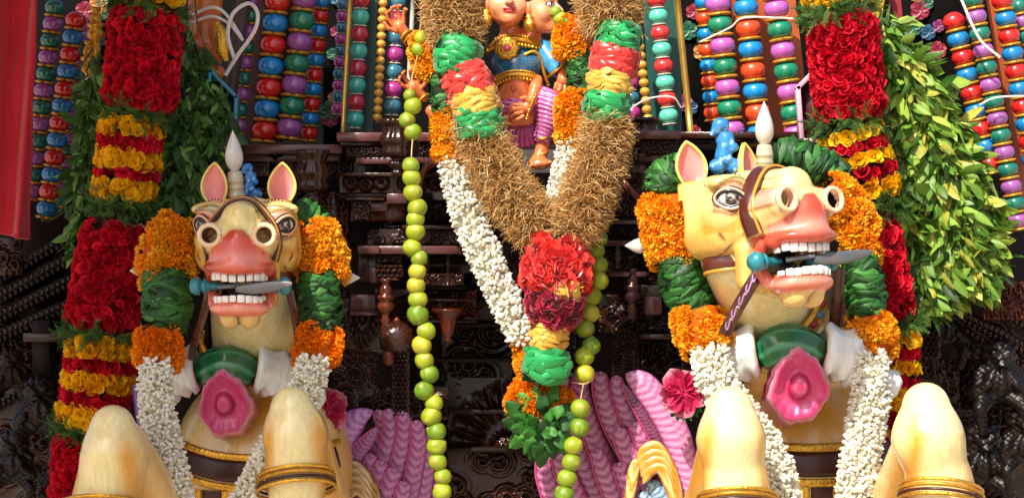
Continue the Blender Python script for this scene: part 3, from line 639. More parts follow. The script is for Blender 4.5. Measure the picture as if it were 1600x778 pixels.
    # upper and lower teeth: each a tooth
    for rowz, n, R, dirn in ((-84.5, 10, 41, -1), (-115, 10, 38, 1)):
        tooth = box((0, 0, 0), (5.4, 3, 6), .4); V0 = tooth[0]; me = None
        for i in range(n):
            a = (i-(n-1)/2)/(n-1)*PI*.94; pu, pf = R*math.sin(a)*.98, 66+42*math.cos(a)**.6
            if me is None: me = mesh_data('tooth', V0*s, tooth[1], np.tile(lin('#efe6dc'), (len(V0), 1))); me.materials.append(M['paint'])
            o = bpy.data.objects.new('tooth', me); COL.objects.link(o); o.parent = head
            wp = W((pu, pf, rowz+dirn*abs(math.sin(a))*-2.5+RNG.normal(0, .4)*1)); R3 = Rm@rotz(a); o.matrix_local = Matrix.Translation(Vector(wp)-wloc(head))@Matrix(R3.tolist()).to_4x4()@Matrix.Diagonal((RNG.uniform(.92, 1.08), 1, RNG.uniform(.85, 1.1), 1))
    gum = [tube([(40*math.sin(a)*.98, 62+42*max(0, math.cos(a))**.6, zz) for a in np.linspace(-1.47, 1.47, 11)], 3.6, 30, 8, col=np.array(lin('#c23a3a'))) for zz in (-76.5, -121.5)]
    g = join(gum); build('gums', (W(g[0]), flip(g[1]), g[2]), M['paint'], head)
    # eyes
    for sg in (-1, 1):
        ce = np.array((62*sg, 17, -3.)); ex = np.array((.66*sg, -.75, 0)); en = np.array((.75*sg, .66, 0)); ez = np.array((0, 0, 1.))
        V, F, _ = ball((0, 0, 0), (18, 10, 12), 22, 30); t = np.hypot(V[:, 0]+2.5, V[:, 2]-.8)/9.6; fr = V[:, 1] > 0
        c = np.tile(lin('#f0dcd6'), (len(V), 1)); c = blend(c, np.array(lin('#d8868c')), sst(np.abs(V[:, 0]), 10, 16)); c = blend(c, np.array(lin('#5e5344')), (t < 1.0)*fr); c = blend(c, DARK, ((t > .88) & (t < 1.08))*fr); c = blend(c, DARK, (t < .70)*fr*1.0); c = blend(c, np.array(lin('#a89c86')), ((t > .3) & (t < .42))*fr)
        build('eye', (W(ce+V[:, :1]*ex+V[:, 1:2]*en+V[:, 2:]*ez), flip(F) if sg > 0 else F, c), M['paint'], head)
        for rx_, rz_, off, rad, cc in ((17.5, 11, 7.6, 2.5, DARK), (20.5, 14, 6.6, 2.6, np.array(lin('#e0b08a'))), (24, 17.5, 4.6, 1.3, UMBER)):
            al = np.array([ce+ex*(rx_*math.cos(a)*1.06)+ez*(rz_*math.sin(a)*(1-.25*abs(math.cos(a))**2)+2.5*math.cos(a))+en*(off-3.5*math.cos(a)**2) for a in np.linspace(0, 2*PI, 25)])
            g = tube(al, rad, 48, 6, col=cc); build('eyelid', (W(g[0]), flip(g[1]), g[2]), M['paint'], head)
        dots = [ball((sg*(26+i*5.2), 6-i*2.2, 37-((i-4)**2)*.42), (1.3, 1.6, 1.3), 5, 6, DARK) for i in range(11)]
        g = join(dots); build('painted_dots', (W(g[0]), flip(g[1]), g[2]), M['flat'], head)
        # ear: a cupped leaf with a pink inside
        v = np.linspace(0, 1, 12); a = np.linspace(-1, 1, 9); A, Vv = np.meshgrid(a, v, indexing='ij')
        wd = 24*np.sin(PI*np.clip(Vv*.86+.14, 0, 1))**.75*(1-.15*Vv); gs = []
        for thick, cc in ((0, 'in'), (3.6, 'out')):
            X = (wd+thick*.6)*np.sin(A*1.35); Y = -(wd*.75)*np.cos(A*1.35)+wd*.45-thick*1.2*np.cos(A*1.3); Z = (62+thick)*Vv-thick*.5; colr = np.tile(PINK if cc == 'in' else CREAM, (X.size, 1))
            if cc == 'in': colr = blend(colr, CREAM2, sst(np.abs(A.ravel()), .7, .98)); colr = blend(colr, np.array(lin('#c8615c')), .6*sst(Vv.ravel(), .6, .1)*(np.abs(A.ravel()) < .6))
            gs.append((np.stack([X, Y, Z], -1).reshape(-1, 3), grid_faces(9, 12) if cc == 'in' else grid_faces(9, 12)[:, ::-1], colr))
        # rim
        L0 = 0; rimp = np.array([((wd[0, j])*math.sin(-1.35), -(wd[0, j]*.75)*math.cos(1.35)+wd[0, j]*.45, 62*v[j]) for j in range(12)]+[((wd[8, j])*math.sin(1.35), -(wd[8, j]*.75)*math.cos(1.35)+wd[8, j]*.45, 62*v[j]) for j in range(11, -1, -1)])
        gs.append(tube(rimp, 2.2, 40, 6, col=CREAM)); gs.append(tube([(0, -6, 4), (0, -6, -20)], [20, 22], 6, 14, col=CREAM))
        E = join(gs); v2 = E[0]@rotz(-.35*sg).T@roty(.06*sg).T+np.array([sg*50, -46-(30 if yaw > .2 else 0), 34]); build('ear', (W(v2), flip(E[1]), E[2]), M['paint'], head)
        rn = tube([(sg*41.5+15.5*math.cos(a), 109.5, -19+15.5*math.sin(a)) for a in np.linspace(0, 2*PI, 17)], 3.8, 40, 8, col=np.array(lin('#e6c49a'))); build('nostril_rim', (W(rn[0]), flip(rn[1]), rn[2]), M['paint'], head)
    # bridle straps
    def strap(pts, w, n=30, par=root, material=M['leather'], name='strap', col=None, th=2.4, out=None, raw=False):
        """flat band along local points; out = outward vectors per control point"""
        c = catmull(pts, n); o = catmull(out, n); T = np.gradient(c, axis=0); T /= np.linalg.norm(T, axis=1)[:, None]; o = o-T*(o*T).sum(1)[:, None]; o /= np.linalg.norm(o, axis=1)[:, None]; B = np.cross(T, o)
        sec = [(-1, -.3), (-1, .5), (-.85, 1), (0, 1.15), (.85, 1), (1, .5), (1, -.3)]
        V = np.stack([c+B*(w/2*a)+o*(th*b) for a, b in sec], 1).reshape(-1, 3); g = (W(V), flip([grid_faces(n, 7)]), col if col is not None else np.ones(3)*.5)
        return build(name, g, material, par)
    arch = []; outs = []
    for a in np.linspace(-.22*PI, 1.22*PI, 13):
        x = 50*math.cos(a); z = -6+(46 if math.sin(a) > 0 else 70)*math.sin(a)*.98; arch.append((x*(.93 if math.sin(a) > 0 else 1.0+.10*abs(math.sin(a))), 40-10*math.sin(a), z)); outs.append((math.cos(a), .35, math.sin(a)+.01))
    arch = np.array(arch); outs = np.array(outs)
    # push the noseband onto the skin
    def onskin(pts, dirs, off=1.5):
        res = []
        for p, d in zip(pts, dirs):
            d = d/np.linalg.norm(d); t = np.linspace(60, -70, 131); q = p[None]+d[None]*t[:, None]; val = f(q); k = np.argmax(val < off); res.append(q[k] if val[k] < off else p)
        return np.array(res)
    nb = onskin(arch, outs*np.array([1, 0, 1]), 2.5); nb = np.array([nb[0]]+[(nb[i-1]+2*nb[i]+nb[i+1])/4 for i in range(1, len(nb)-1)]+[nb[-1]])
    strap(nb, 19+(6 if yaw > .2 else 0), 50, head, M['paint'], 'noseband', UMBER, 4.0, outs)
    strap(nb+np.array([0, 11.5+(3 if yaw > .2 else 0), 0]), 4, 50, head, M['paint'], 'noseband_edge', GOLDC, 4.2, outs); strap(nb+np.array([0, -11.5-(3 if yaw > .2 else 0), 0]), 4, 50, head, M['paint'], 'noseband_edge', GOLDC, 4.2, outs)
    for sg in (-1, 1):
        pts = np.array([(sg*90, -45, zz) for zz in (28, 0, -30, -60, -80)]); o = onskin(pts, np.tile([sg, 0, .0], (5, 1)), 1.); (strap(o, 15, 24, head, M['paint'], 'cheek_strap', GOLDC*1.1, 2.5, np.tile([sg, .2, 0], (5, 1))) if yaw < .2 else None)
    rimt = tube(nb+np.array([0, 15, 0]), 2.6, 50, 6, col=UMBER); build('noseband_rim', (W(rimt[0]), flip(rimt[1]), rimt[2]), M['paint'], head)
    # throat strap: a band right round the throat below the cheeks
    tz = -84; rb = np.array([(66*math.cos(a), -38-(44)*math.sin(a), tz) for a in np.linspace(0, 2*PI, 33)]); ro = np.array([(math.cos(a), -math.sin(a), 0) for a in np.linspace(0, 2*PI, 33)])
    for dz0, wz, mm, nm, cc in ((0, 20, 'paint', 'throat_strap', UMBER*1.3), (12, 5, 'paint', 'throat_strap_edge', GOLDC), (-12, 5, 'paint', 'throat_strap_edge', GOLDC)):
        strap(rb+np.array([0, 0, dz0]), wz, 64, head, M[mm], nm, cc, 2.5, ro)
    # bit with turned knobs, and the curved blade held in the mouth
    bt = empty('bit', W((0, 70, -97)), None, None); del_props = None; bt.parent = root; bt.location = Vector(W((0, 70, -97)))-wloc(root)
    TEAL = np.array(lin('#1f7c88'))
    for sg in (-1, 1):
        pr = [(.1, 24), (5, 24), (5, 30), (6, 34), (6, 39), (6, 46), (11, 54), (12, 57), (7, 59), (9, 61), (14, 63), (14, 70), (10, 76), (.1, 79)]
        g = lathe(pr, 16, TEAL, axis=(sg, 0, 0), loc=(0, 62, -97)); build('bit_knob', (W(g[0]), flip(g[1]), g[2]), M['paint'], bt)
    t = np.linspace(0, 1, 20); a = np.linspace(0, 2*PI, 13)[:-1]; hw = 9*np.sin(PI*np.clip(t*.9+.08, 0, 1))**.55; T_, A_ = np.meshgrid(t, a, indexing='ij')
    bx = -2+T_*(86 if yaw < .2 else 100)*side; HW = hw[:, None]; BV = np.stack([bx, 106+T_*8+0*A_, -101+T_*9-2*np.sin(PI*T_)+HW*np.cos(A_)*.98], -1); BV[..., 1] += HW*np.sin(A_)*.28
    g = (BV.reshape(-1, 3), [grid_faces(20, 12, wrapv=True)], None); g2 = tube([(-30, 80, -98), (0, 106, -96)], 4, 6, 8)
    g = join([g, g2]); build('blade', (W(g[0]), flip(g[1]), g[2]), M['steel'], bt)
    # neck and chest, one painted body with the raised forelegs
    N0 = W((0, -40, -70)); cx, cy, crx, crz, cd = chest; Cc = P(cx, cy, cd); ks = S(cd); rx, rz = crx*ks, crz*ks; ry = .30*sc
    neck_b = P(cx-2 if side > 0 and yaw < .2 else cx, cy-crz+10, cd-.02)
    def body(p):
        d = ell(p, Cc, (rx, ry, rz)); nk = cone(p, tuple(N0), tuple(neck_b), 62*s, 80*s)
        return smin(d, nk, .02)
    lo = np.minimum(Cc-[rx, ry, rz], N0-.25*sc)-.03; hi = np.maximum(Cc+[rx, ry, rz], N0+.25*sc)+.03; lo[2] = P(0, 830, cd)[2]; 
    V, F = nets(body, lo, hi, .009); c = np.tile(CREAM2, (len(V), 1)); zr = (V[:, 2]-Cc[2])/rz; xr = np.abs(V[:, 0]-Cc[0])/rx
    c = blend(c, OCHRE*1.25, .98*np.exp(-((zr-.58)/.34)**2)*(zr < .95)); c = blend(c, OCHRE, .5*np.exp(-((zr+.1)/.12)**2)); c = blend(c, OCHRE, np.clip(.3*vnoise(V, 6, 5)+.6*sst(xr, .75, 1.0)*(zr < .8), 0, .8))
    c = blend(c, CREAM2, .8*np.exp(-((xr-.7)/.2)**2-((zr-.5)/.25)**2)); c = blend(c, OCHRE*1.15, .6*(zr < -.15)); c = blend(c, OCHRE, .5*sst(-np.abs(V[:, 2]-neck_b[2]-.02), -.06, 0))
    torso = build('torso', (V, F, c), M['paint2'], root)
    # belts on the chest: strips proud of the ellipsoid
    def chestpt(px, py, off):
        x = (px-cx)*ks/rx; z = -(py-cy)*ks/rz; y = -math.sqrt(max(0, 1-x*x-z*z)); return Cc+np.array([x*(rx+off), y*(ry+off), z*(rz+off)])
    def belt(pts, w, material, name, off=.006, n=30):
        q = catmull(np.array([(a, b, 0) for a, b in pts]), n)[:, :2]; T = np.gradient(q, axis=0); T /= np.linalg.norm(T, axis=1)[:, None]; Nn = np.stack([-T[:, 1], T[:, 0]], 1)
        V = np.array([[chestpt(*(q[i]+Nn[i]*w/2*a), off*b) for a, b in ((-1, -.3), (-.95, 1), (-.5, 1.3), (0, 1.35), (.5, 1.3), (.95, 1), (1, -.3))] for i in range(n)]).reshape(-1, 3); g = grid_faces(n, 7); return build(name, (V, g, None), material, root)
    w0 = crx*.95; b1, b2 = cy-6, cy+10
    k = sc
    for dy, w, mt_, nm in ((-22*k, 11*k, 'goldleaf', 'gold_braid'), (0, 34*k, 'leather', 'breast_strap'), (24*k, 11*k, 'goldleaf', 'gold_braid')):
        belt([(cx-w0*.9, cy+dy-14+legs['bd']), (cx-w0*.45, cy+dy+legs['bd']), (cx, cy+dy+4+legs['bd']), (cx+w0*.45, cy+dy+legs['bd']), (cx+w0*.9, cy+dy-14+legs['bd'])], w, M[mt_], nm, .006 if mt_ == 'leather' else .010)
    tx = legs['tx']
    for dx, w, mt_, nm in ((0, 30*k, 'leather', 'centre_strap'), (-21*k, 9*k, 'goldleaf', 'gold_braid'), (21*k, 9*k, 'goldleaf', 'gold_braid')):
        belt([(tx+dx, cy+32*k+legs['bd']), (tx+dx, cy+60*k+legs['bd']), (tx+dx, cy+105*k)], w, M[mt_], nm, .006 if mt_ == 'leather' else .010, 12)
    # jewelled neck band
    nb0 = N0+(neck_b-N0)*legs['nb']; R = (62+18*legs['nb'])*s*1.02+(.034 if yaw < .2 else .018); band = []; gems = []; ax = (neck_b-N0)/np.linalg.norm(neck_b-N0); e1 = np.cross(ax, [0, 1, 0]); e1 /= np.linalg.norm(e1); e2 = np.cross(e1, ax); e2 = e2 if e2[1] < 0 else -e2; e1 = e1 if e1[0] > 0 else -e1
    angs = np.linspace(-1.75, 1.75, 30); dz = .035*sc
    ringv = np.array([[nb0+(e1*math.sin(a)+e2*math.cos(a))*(R+o*.006)+ax*dd*dz for dd, o in ((-1.1, -.5), (-1, 2), (-.75, 2.2), (-.7, 1), (.7, 1), (.75, 2.2), (1, 2), (1.1, -.5))] for a in angs]).reshape(-1, 3)
    nbd = build('neck_band', (ringv, grid_faces(30, 8)[:, ::-1], None), M['gold'], root)
    for i, a in enumerate(np.linspace(-1.3, 1.3, 13)):
        q = nb0+(e1*math.sin(a)+e2*math.cos(a))*(R+.008); g = ball((0, 0, 0), (.016*sc, .006, .013*sc), 7, 10, np.array(lin(('#a3203a', '#2d7fa8', '#b4283c', '#3a8a90')[i % 4]))); build('gem', (g[0]@rotz(a).T+q, g[1], g[2]), M['paint'], nbd)
    # pearl collar: white scalloped swags and a green knot
    kx, ky = legs['knot']; dcol = legs['kd']
    for sg in (-1, 1):
        for i, (dx, dy, rr) in enumerate(((44, 4, 32), (78, 18, 31), (104, 38, 22))):
            x0 = kx+sg*dx*k; y0 = ky+dy*k; x1 = kx+sg*(dx+36)*k; y1 = y0+(10+6*i)*k; gs = []
            if i == 2 and sg*side < 0: continue
            cc = P((x0+x1)/2, (y0+y1)/2, dcol+.05*(i+1)); v = []; n = 9; prof = []
            p0, p1 = P(x0, y0, dcol-.02+.045*(i+.3)), P(x1, y1, dcol-.02+.045*(i+1.4)); L = catmull(np.array([p0, (p0+p1)/2+np.array([0, -.012, .006]), p1]), 14); rad = np.array([.75, .95, 1, .9, .82, .84, .95, 1.06, .9])*rr*ks*k
            T, Nn, B = frames(L); aa = np.arange(24)/24*2*PI; rad = np.interp(np.linspace(0, 1, 14), np.linspace(0, 1, 9), rad)
            V = L[:, None]+rad[:, None, None]*(1+.20*np.abs(np.cos(4*aa)))[None, :, None]*(np.cos(aa)[None, :, None]*B[:, None]+.75*np.sin(aa)[None, :, None]*Nn[:, None])
            wcol = np.clip(np.array(lin('#e4e8e4'))[None]*(1+.0*aa[:, None]), 0, 1); cols = np.tile(wcol, (14, 1)); gr = np.abs(np.cos(4*aa)) < .35; cols.reshape(14, 24, 3)[:, gr] = lin('#3c6080'); cols.reshape(14, 24, 3)[[0, 13]] = lin('#b08a4a')
            build('collar_scallop', (V.reshape(-1, 3), [grid_faces(14, 24, wrapv=True)], cols), M['paint2'], root)
    t = np.linspace(-1, 1, 22); aa = np.arange(30)/30*2*PI; L = np.array([P(kx+a*43*k, ky+(a*a)*16*k, dcol-.015+.035*a*a) for a in t]); T, Nn, B = frames(L); rad = 29*ks*k*(.55+.45*np.sqrt(np.clip(1-t**2, 0, 1)))
    V = L[:, None]+rad[:, None, None]*(1+.05*np.cos(9*aa+.0)[None, :, None]+.03*np.cos(5*aa)[None, :, None]*np.cos(3*t)[:, None, None])*(np.cos(aa)[None, :, None]*B[:, None]+.8*np.sin(aa)[None, :, None]*Nn[:, None])
    gc = np.array(lin('#12653c')); cols = np.tile(gc, (22*30, 1)); cols = blend(cols, np.array(lin('#4aa070')), .8*np.tile((np.cos(9*aa) > .55)*1., 22)); cols.reshape(22, 30, 3)[[0, 1, -1, -2]] = lin('#0a2c1c')
    build('green_knot', (V.reshape(-1, 3), [grid_faces(22, 30, wrapv=True)], cols), M['paint2'], root)
    # carved pink lotus hanging on the breast
    fx, fy = legs['fl']; fd = dcol-.03; gs = []; fl = empty('carved_lotus', P(fx, fy, fd), None, None); fl.parent = root; fl.location = Vector(P(fx, fy, fd))-wloc(root)
    na, nr_ = 48, 14; A = np.arange(na)/na*2*PI; rr = np.linspace(0, 1, nr_); Rr, AA = np.meshgrid(rr, A, indexing='ij')
    scal = 1+.045*np.cos(7*AA+.6)*Rr+.03*np.cos(3*AA+1)+.03*np.cos(17*AA)*Rr**4; RX, RZ = 42*k*ks, 53*k*ks; prof = np.interp(Rr, [0, .22, .26, .42, .8, .9, 1], [.062, .060, .030, .014, .045, .040, -.03])*sc
    Xl = Rr*RX*np.sin(AA)*scal; Zl = Rr*RZ*np.cos(AA)*scal*(1+.0*AA); Zl = np.where(Zl > 0, Zl*1.0, Zl); Xl *= np.where(Zl > 0, 1-.25*(Zl/RZ), 1.0)
    Yl = -prof-.035*sc*(Zl/RZ)-.004*np.cos(16*AA)*(Rr > .5)
    pc = np.tile(lin('#c22a63'), (Xl.size, 1)); pr_ = Rr.ravel(); pc = blend(pc, np.array(lin('#efa8c0')), .85*np.exp(-((pr_-.93)/.06)**2)); pc = blend(pc, np.array(lin('#dd5c8c')), .7*np.exp(-((pr_-.55)/.12)**2)); pc = blend(pc, np.array(lin('#8a1438')), .9*np.exp(-((pr_-.29)/.05)**2)); pc = blend(pc, np.array(lin('#e07aa0')), .6*np.exp(-((pr_-.18)/.05)**2)); pc = blend(pc, np.array(lin('#a01830')), .5*(pr_ > .98))
    c0 = P(fx, fy, fd); V = np.stack([Xl, Yl, Zl], -1).reshape(-1, 3)+c0
    Vb = np.stack([Xl[-1]*1.0, np.full(na, .13*sc), Zl[-1]*.95-.02], -1)+c0; pcb = np.tile(lin('#8f1c44'), (na, 1)); pcb[:] = lin('#a02450')
    V = np.vstack([V, Vb]); i = np.arange(na); Fb = np.stack([(nr_-1)*na+i, nr_*na+i, nr_*na+(i+1) % na, (nr_-1)*na+(i+1) % na], 1)
    build('lotus_face', (V, [grid_faces(nr_, na, wrapv=True)[:, ::-1], Fb[:, ::-1]], np.vstack([pc, pcb])), M['paint'], fl)
    for j in range(0):
        a = 2*PI*(j+.5)/9; q = c0+np.array([RX*.86*math.sin(a)*(1-.22*max(0, math.cos(a))), -.03*sc-.035*sc*math.cos(a), RZ*.88*math.cos(a)])
        Vp, Fp = petal(.5, .55, .6, 4, 4); Vp = Vp*RX*.85; Vp = Vp@rotx(-.15).T@roty(a).T; Vp[:, 1] -= .0; build('petal', (Vp+q-np.array([0, .0, 0])-np.array([RX*.3*math.sin(a), 0, RZ*.3*math.cos(a)]), [Fp], np.tile(lin('#d8417a'), (len(Vp), 1))), M['paint'], fl)
    # forelegs
    for lg in legs['legs']:
        pts = [(tuple(P(x, y, d)), r*S(d)) for x, y, d, r in lg['c']]; pts2 = [(tuple(P(x, y, d)), r*S(d)) for x, y, d, r in lg['t']]
        def fl_(p): return smin(chain(p, pts, .04), chain(p, pts2, .03), lg.get('k', .02))
        allp = np.array([q[0] for q in pts+pts2]); allr = max(q[1] for q in pts+pts2); lo = allp.min(0)-allr-.02; hi = allp.max(0)+allr+.02; lo[2] = max(lo[2], P(0, 830, -1.2)[2])
        V, F = nets(fl_, lo, hi, .0075); c = np.tile(CREAM2, (len(V), 1)); K = np.array(pts[0][0]); dx = V[:, 0]-K[0]; dz_ = K[2]-V[:, 2]
        e = chain(V, pts, .012)-0; crease = np.exp(-((chain(V, pts, .012)-.004)/.016)**2)*0
        c = blend(c, OCHRE*1.15, np.clip(.55*vnoise(V, 5, 8)*sst(dz_, 0, .12)+.0, 0, .6)); 
        for (sx, ww, am) in lg['st']:       # airbrushed ochre bands down the leg
            c = blend(c, OCHRE*1.2, am*np.exp(-((dx-(sx+.10*dz_*np.sign(sx)))*S(0)/S(-1)/ww)**2)*sst(dz_, -.02, .1))
        th = chain(V, pts2, .015) < chain(V, pts, .012); c = blend(c, OCHRE*1.1, .35*sst(chain(V, pts, .012), 0, .02)*th)
        leg = build('foreleg', (V, F, c), M['paint2'], root)
        for (ax_, ay, ad, ar, tl) in lg['a']:
            ar += 8
            for i, (o, rr, cc) in enumerate(((0, 5, 'goldleaf'), (8, 5.5, 'gold'), (16, 4, 'leather'), (23, 5, 'goldleaf'))):
                ctr = P(ax_, ay+o, ad); rad = (ar+3+i*.8)*S(ad); tt = np.array([math.sin(tl), 0, -math.cos(tl)])
                ring = [ctr+np.array([math.cos(a)*rad, -math.sin(a)*rad*1.04, math.cos(a)*rad*math.sin(tl)+math.sin(a)*rad*lg.get('arch', .35)]) for a in np.linspace(0, 2*PI, 25)]
                build('anklet', tube(ring, rr*.62*S(ad), 48, 8), M[cc], leg)
    return root, head, W, s
hA, headA, WA, sA = horse(383, 349, -.75, 1.0, 0.0, 0.0, (410, 735, 142, 165, -.12),
    dict(bd=-13, tx=345, nb=.62, knot=(354, 572), kd=-.52, fl=(352, 630), legs=[
        dict(c=[(176, 666, -1.05, 34), (178, 704, -1.06, 47), (160, 830, -1.0, 60)], t=[(190, 700, -1.0, 44), (232, 800, -.75, 62), (270, 900, -.45, 70)], st=[(.06, .045, .95), (-.11, .03, .7)], a=[(163, 790, -1.03, 58, 0)]),
        dict(c=[(455, 636, -1.05, 32), (460, 676, -1.06, 46), (464, 735, -1.04, 46), (462, 830, -1.0, 40)], t=[(474, 672, -1.0, 38), (500, 790, -.7, 46), (500, 900, -.4, 60)], st=[(-.06, .03, .9), (.095, .035, .9)], a=[(463, 742, -1.03, 48, .1)])]),
    'smaller wooden horse on the left, head facing straight out, grey blade between its teeth', 1)
hB, headB, WB, sB = horse(1183, 312, -.85, 1.12, .60, .16, (1252, 735, 150, 172, -.15),
    dict(bd=-26, tx=1266, nb=.42, knot=(1234, 542), kd=-.70, fl=(1247, 603), legs=[
        dict(c=[(1140, 640, -1.1, 37), (1142, 684, -1.12, 50), (1150, 760, -1.1, 48), (1150, 850, -1.05, 44)], t=[(1135, 690, -1.0, 42), (1110, 790, -.75, 40), (1100, 900, -.45, 60)], st=[(-.075, .032, .95), (.1, .03, .8)], a=[(1152, 776, -1.08, 50, 0)]),
        dict(c=[(1447, 634, -1.1, 37), (1450, 682, -1.12, 53), (1470, 760, -1.1, 48), (1480, 850, -1.05, 44)], t=[(1440, 700, -1.0, 46), (1400, 790, -.7, 44), (1370, 900, -.4, 60)], st=[(-.045, .035, .95), (.115, .025, .8)], a=[(1470, 764, -1.13, 53, -.12)])]),
    'larger wooden horse on the right, its head turned sideways in the sun with mouth open', 1)
# ------------------------------------------------------------------ garlands hung on the horses and on the deity
def pth(pts, d): return [(x, y, d if len(q) == 0 else q[0], r) for x, y, r, *q in pts]
def mixed(name, label, cat, group, loc, secs):
    g = empty(name, loc, label, cat, group)
    for kind, path, n in secs:
        if kind == 'mari': build('marigold_section', marigold(path, n), M['marigold'], g, kind='stuff')
        elif kind == 'marid': build('marigold_section', marigold(path, n, cols=('#f98a0a', '#fd960c', '#f28008')), M['marigold'], g, kind='stuff')
        elif kind == 'jas': build('jasmine_section', jasmine(path, n), M['jasmine'], g, kind='stuff')
        elif kind == 'leaf': folded(path, g, n)
        elif kind == 'leafd': folded(path, g, n, 26, ('#1c4a1a', '#245622', '#163c14', '#2e6a2a'))
    return g
gh = 'marigold, leaf and jasmine garlands round the horses'
mixed('flower_garland', 'marigold, folded-leaf and jasmine garland round the left horse in soft shade', 'garland', gh, P(383, 778, -.7), [
    ('mari', pth([(285, 350, 28), (266, 385, 40), (262, 425, 41), (272, 450, 26)], -.6), 90),
    ('leaf', pth([(258, 420, 36), (262, 465, 42), (256, 512, 38)], -.64), 85),
    ('marid', pth([(248, 512, 27), (247, 545, 31), (245, 572, 30)], -.7), 42),
    ('jas', pth([(243, 566, 20), (245, 640, 22), (262, 720, 24), (280, 810, 26)], -.78), 1000),
    ('leaf', pth([(462, 326, 18), (485, 340, 24), (500, 358, 24)], -.5), 30),
    ('mari', pth([(488, 352, 28), (497, 395, 36), (508, 442, 33)], -.56), 85),
    ('leaf', pth([(496, 425, 32), (500, 465, 36), (502, 515, 35)], -.6), 75),
    ('marid', pth([(497, 514, 27), (496, 550, 29), (492, 578, 26)], -.66), 40),
    ('jas', pth([(490, 562, 19), (482, 600, 22), (465, 640, 22), (415, 730, 23), (375, 810, 24)], -.76), 900)])
mixed('flower_garland', 'brighter marigold, folded-leaf and jasmine garland round the right horse in full sun', 'garland', gh, P(1250, 778, -.7), [
    ('leaf', pth([(1075, 262, 24), (1045, 275, 32), (1034, 302, 30)], -.6), 50),
    ('mari', pth([(1040, 305, 36), (1050, 350, 45), (1062, 395, 44), (1050, 425, 34)], -.62), 110),
    ('leaf', pth([(1062, 400, 36), (1070, 445, 42), (1085, 486, 36)], -.66), 80),
    ('mari', pth([(1086, 482, 32), (1096, 512, 38), (1104, 545, 34)], -.72), 55),
    ('jas', pth([(1108, 545, 25), (1122, 600, 27), (1160, 650, 24), (1208, 720, 24), (1228, 810, 25)], -.80), 1100),
    ('leaf', pth([(1212, 236, 20), (1250, 250, 34), (1296, 268, 30), (1320, 285, 22)], -.42), 60),
    ('mari', pth([(1290, 296, 30), (1328, 330, 28), (1345, 375, 24), (1346, 415, 22)], -.5), 90),
    ('leaf', pth([(1340, 402, 28), (1350, 440, 34), (1355, 492, 32)], -.56), 70),
    ('mari', pth([(1352, 494, 32), (1358, 525, 35), (1362, 556, 30)], -.62), 55),
    ('jas', pth([(1360, 556, 24), (1360, 620, 26), (1345, 710, 26), (1330, 810, 26)], -.72), 1050)])
# ---- the two garlands over the seated deity
gv = empty('vetiver_garland', P(870, 600, -.3), 'thick brown vetiver root garland with red, gold and green satin ribbons, hanging in a V', 'garland')
d = -.34
for path, n in ((pth([(705, -40, 44), (706, 10, 46), (712, 62, 42)], d+.05), 2300), (pth([(742, 190, 30), (766, 250, 35), (804, 315, 37), (850, 364, 36)], d), 3900),
                (pth([(945, -40, 48), (950, 8, 52), (958, 45, 44)], d+.05), 2300), (pth([(950, 186, 31), (938, 250, 35), (914, 320, 37), (890, 370, 33)], d-.03), 3900)):
    build('vetiver_section', straws(path, n), M['straw'], gv, kind='stuff')
G_, R_, Y_, MR = ('#0f9448', '#18a455', '#0b7a3a'), ('#e5352c', '#ec4034', '#d42a26'), ('#dcae3e', '#e8bc4c', '#c89a30'), ('#a30f38', '#b5143e', '#8c0a2c')
for path, n, cols, sz in ((pth([(722, 66, 28), (714, 88, 31), (711, 112, 29)], d), 70, G_, 30), (pth([(722, 104, 29), (730, 128, 32), (737, 148, 32)], d), 70, R_, 30), (pth([(736, 142, 29), (742, 160, 32), (746, 176, 31)], d-.01), 64, Y_, 28), (pth([(744, 172, 30), (748, 190, 32), (750, 212, 30)], d-.01), 70, G_, 28),
                          (pth([(967, 42, 29), (966, 62, 31), (965, 80, 28)], d), 64, G_, 28), (pth([(965, 74, 31), (960, 95, 33), (957, 114, 31)], d), 76, R_, 30), (pth([(955, 112, 28), (954, 130, 30), (952, 146, 28)], d-.01), 60, Y_, 27), (pth([(951, 148, 29), (948, 166, 31), (947, 184, 28)], d-.01), 60, G_, 30),
                          (pth([(898, 446, 20), (884, 450, 26), (868, 456, 26)], d-.10), 14, Y_, 34), (pth([(862, 500, 24), (858, 522, 26), (857, 546, 22)], d-.07), 60, ('#e0a83a', '#eab64a'), 24), (pth([(856, 546, 18), (854, 568, 30), (854, 590, 24)], d-.08), 40, ('#0d8a42', '#12a04e'), 38)):
    build('satin_ribbon', ribbon(path, n, sz, cols), M['ribbon'], gv)
build('satin_ribbon', ruffle(pth([(872, 376, 26), (868, 405, 41), (868, 436, 44), (868, 456, 34)], d-.05), 17, ('#e8322a', '#f03e32', '#d82624'), 190, corecol='#8a1212', tilt=.6, dv=.06), M['ribbon'], gv)
build('satin_ribbon', ruffle(pth([(868, 448, 30), (866, 475, 36), (862, 502, 26)], d-.08), 15, MR, 110, corecol='#5a0820', tilt=.6, dv=.06), M['ribbon'], gv)
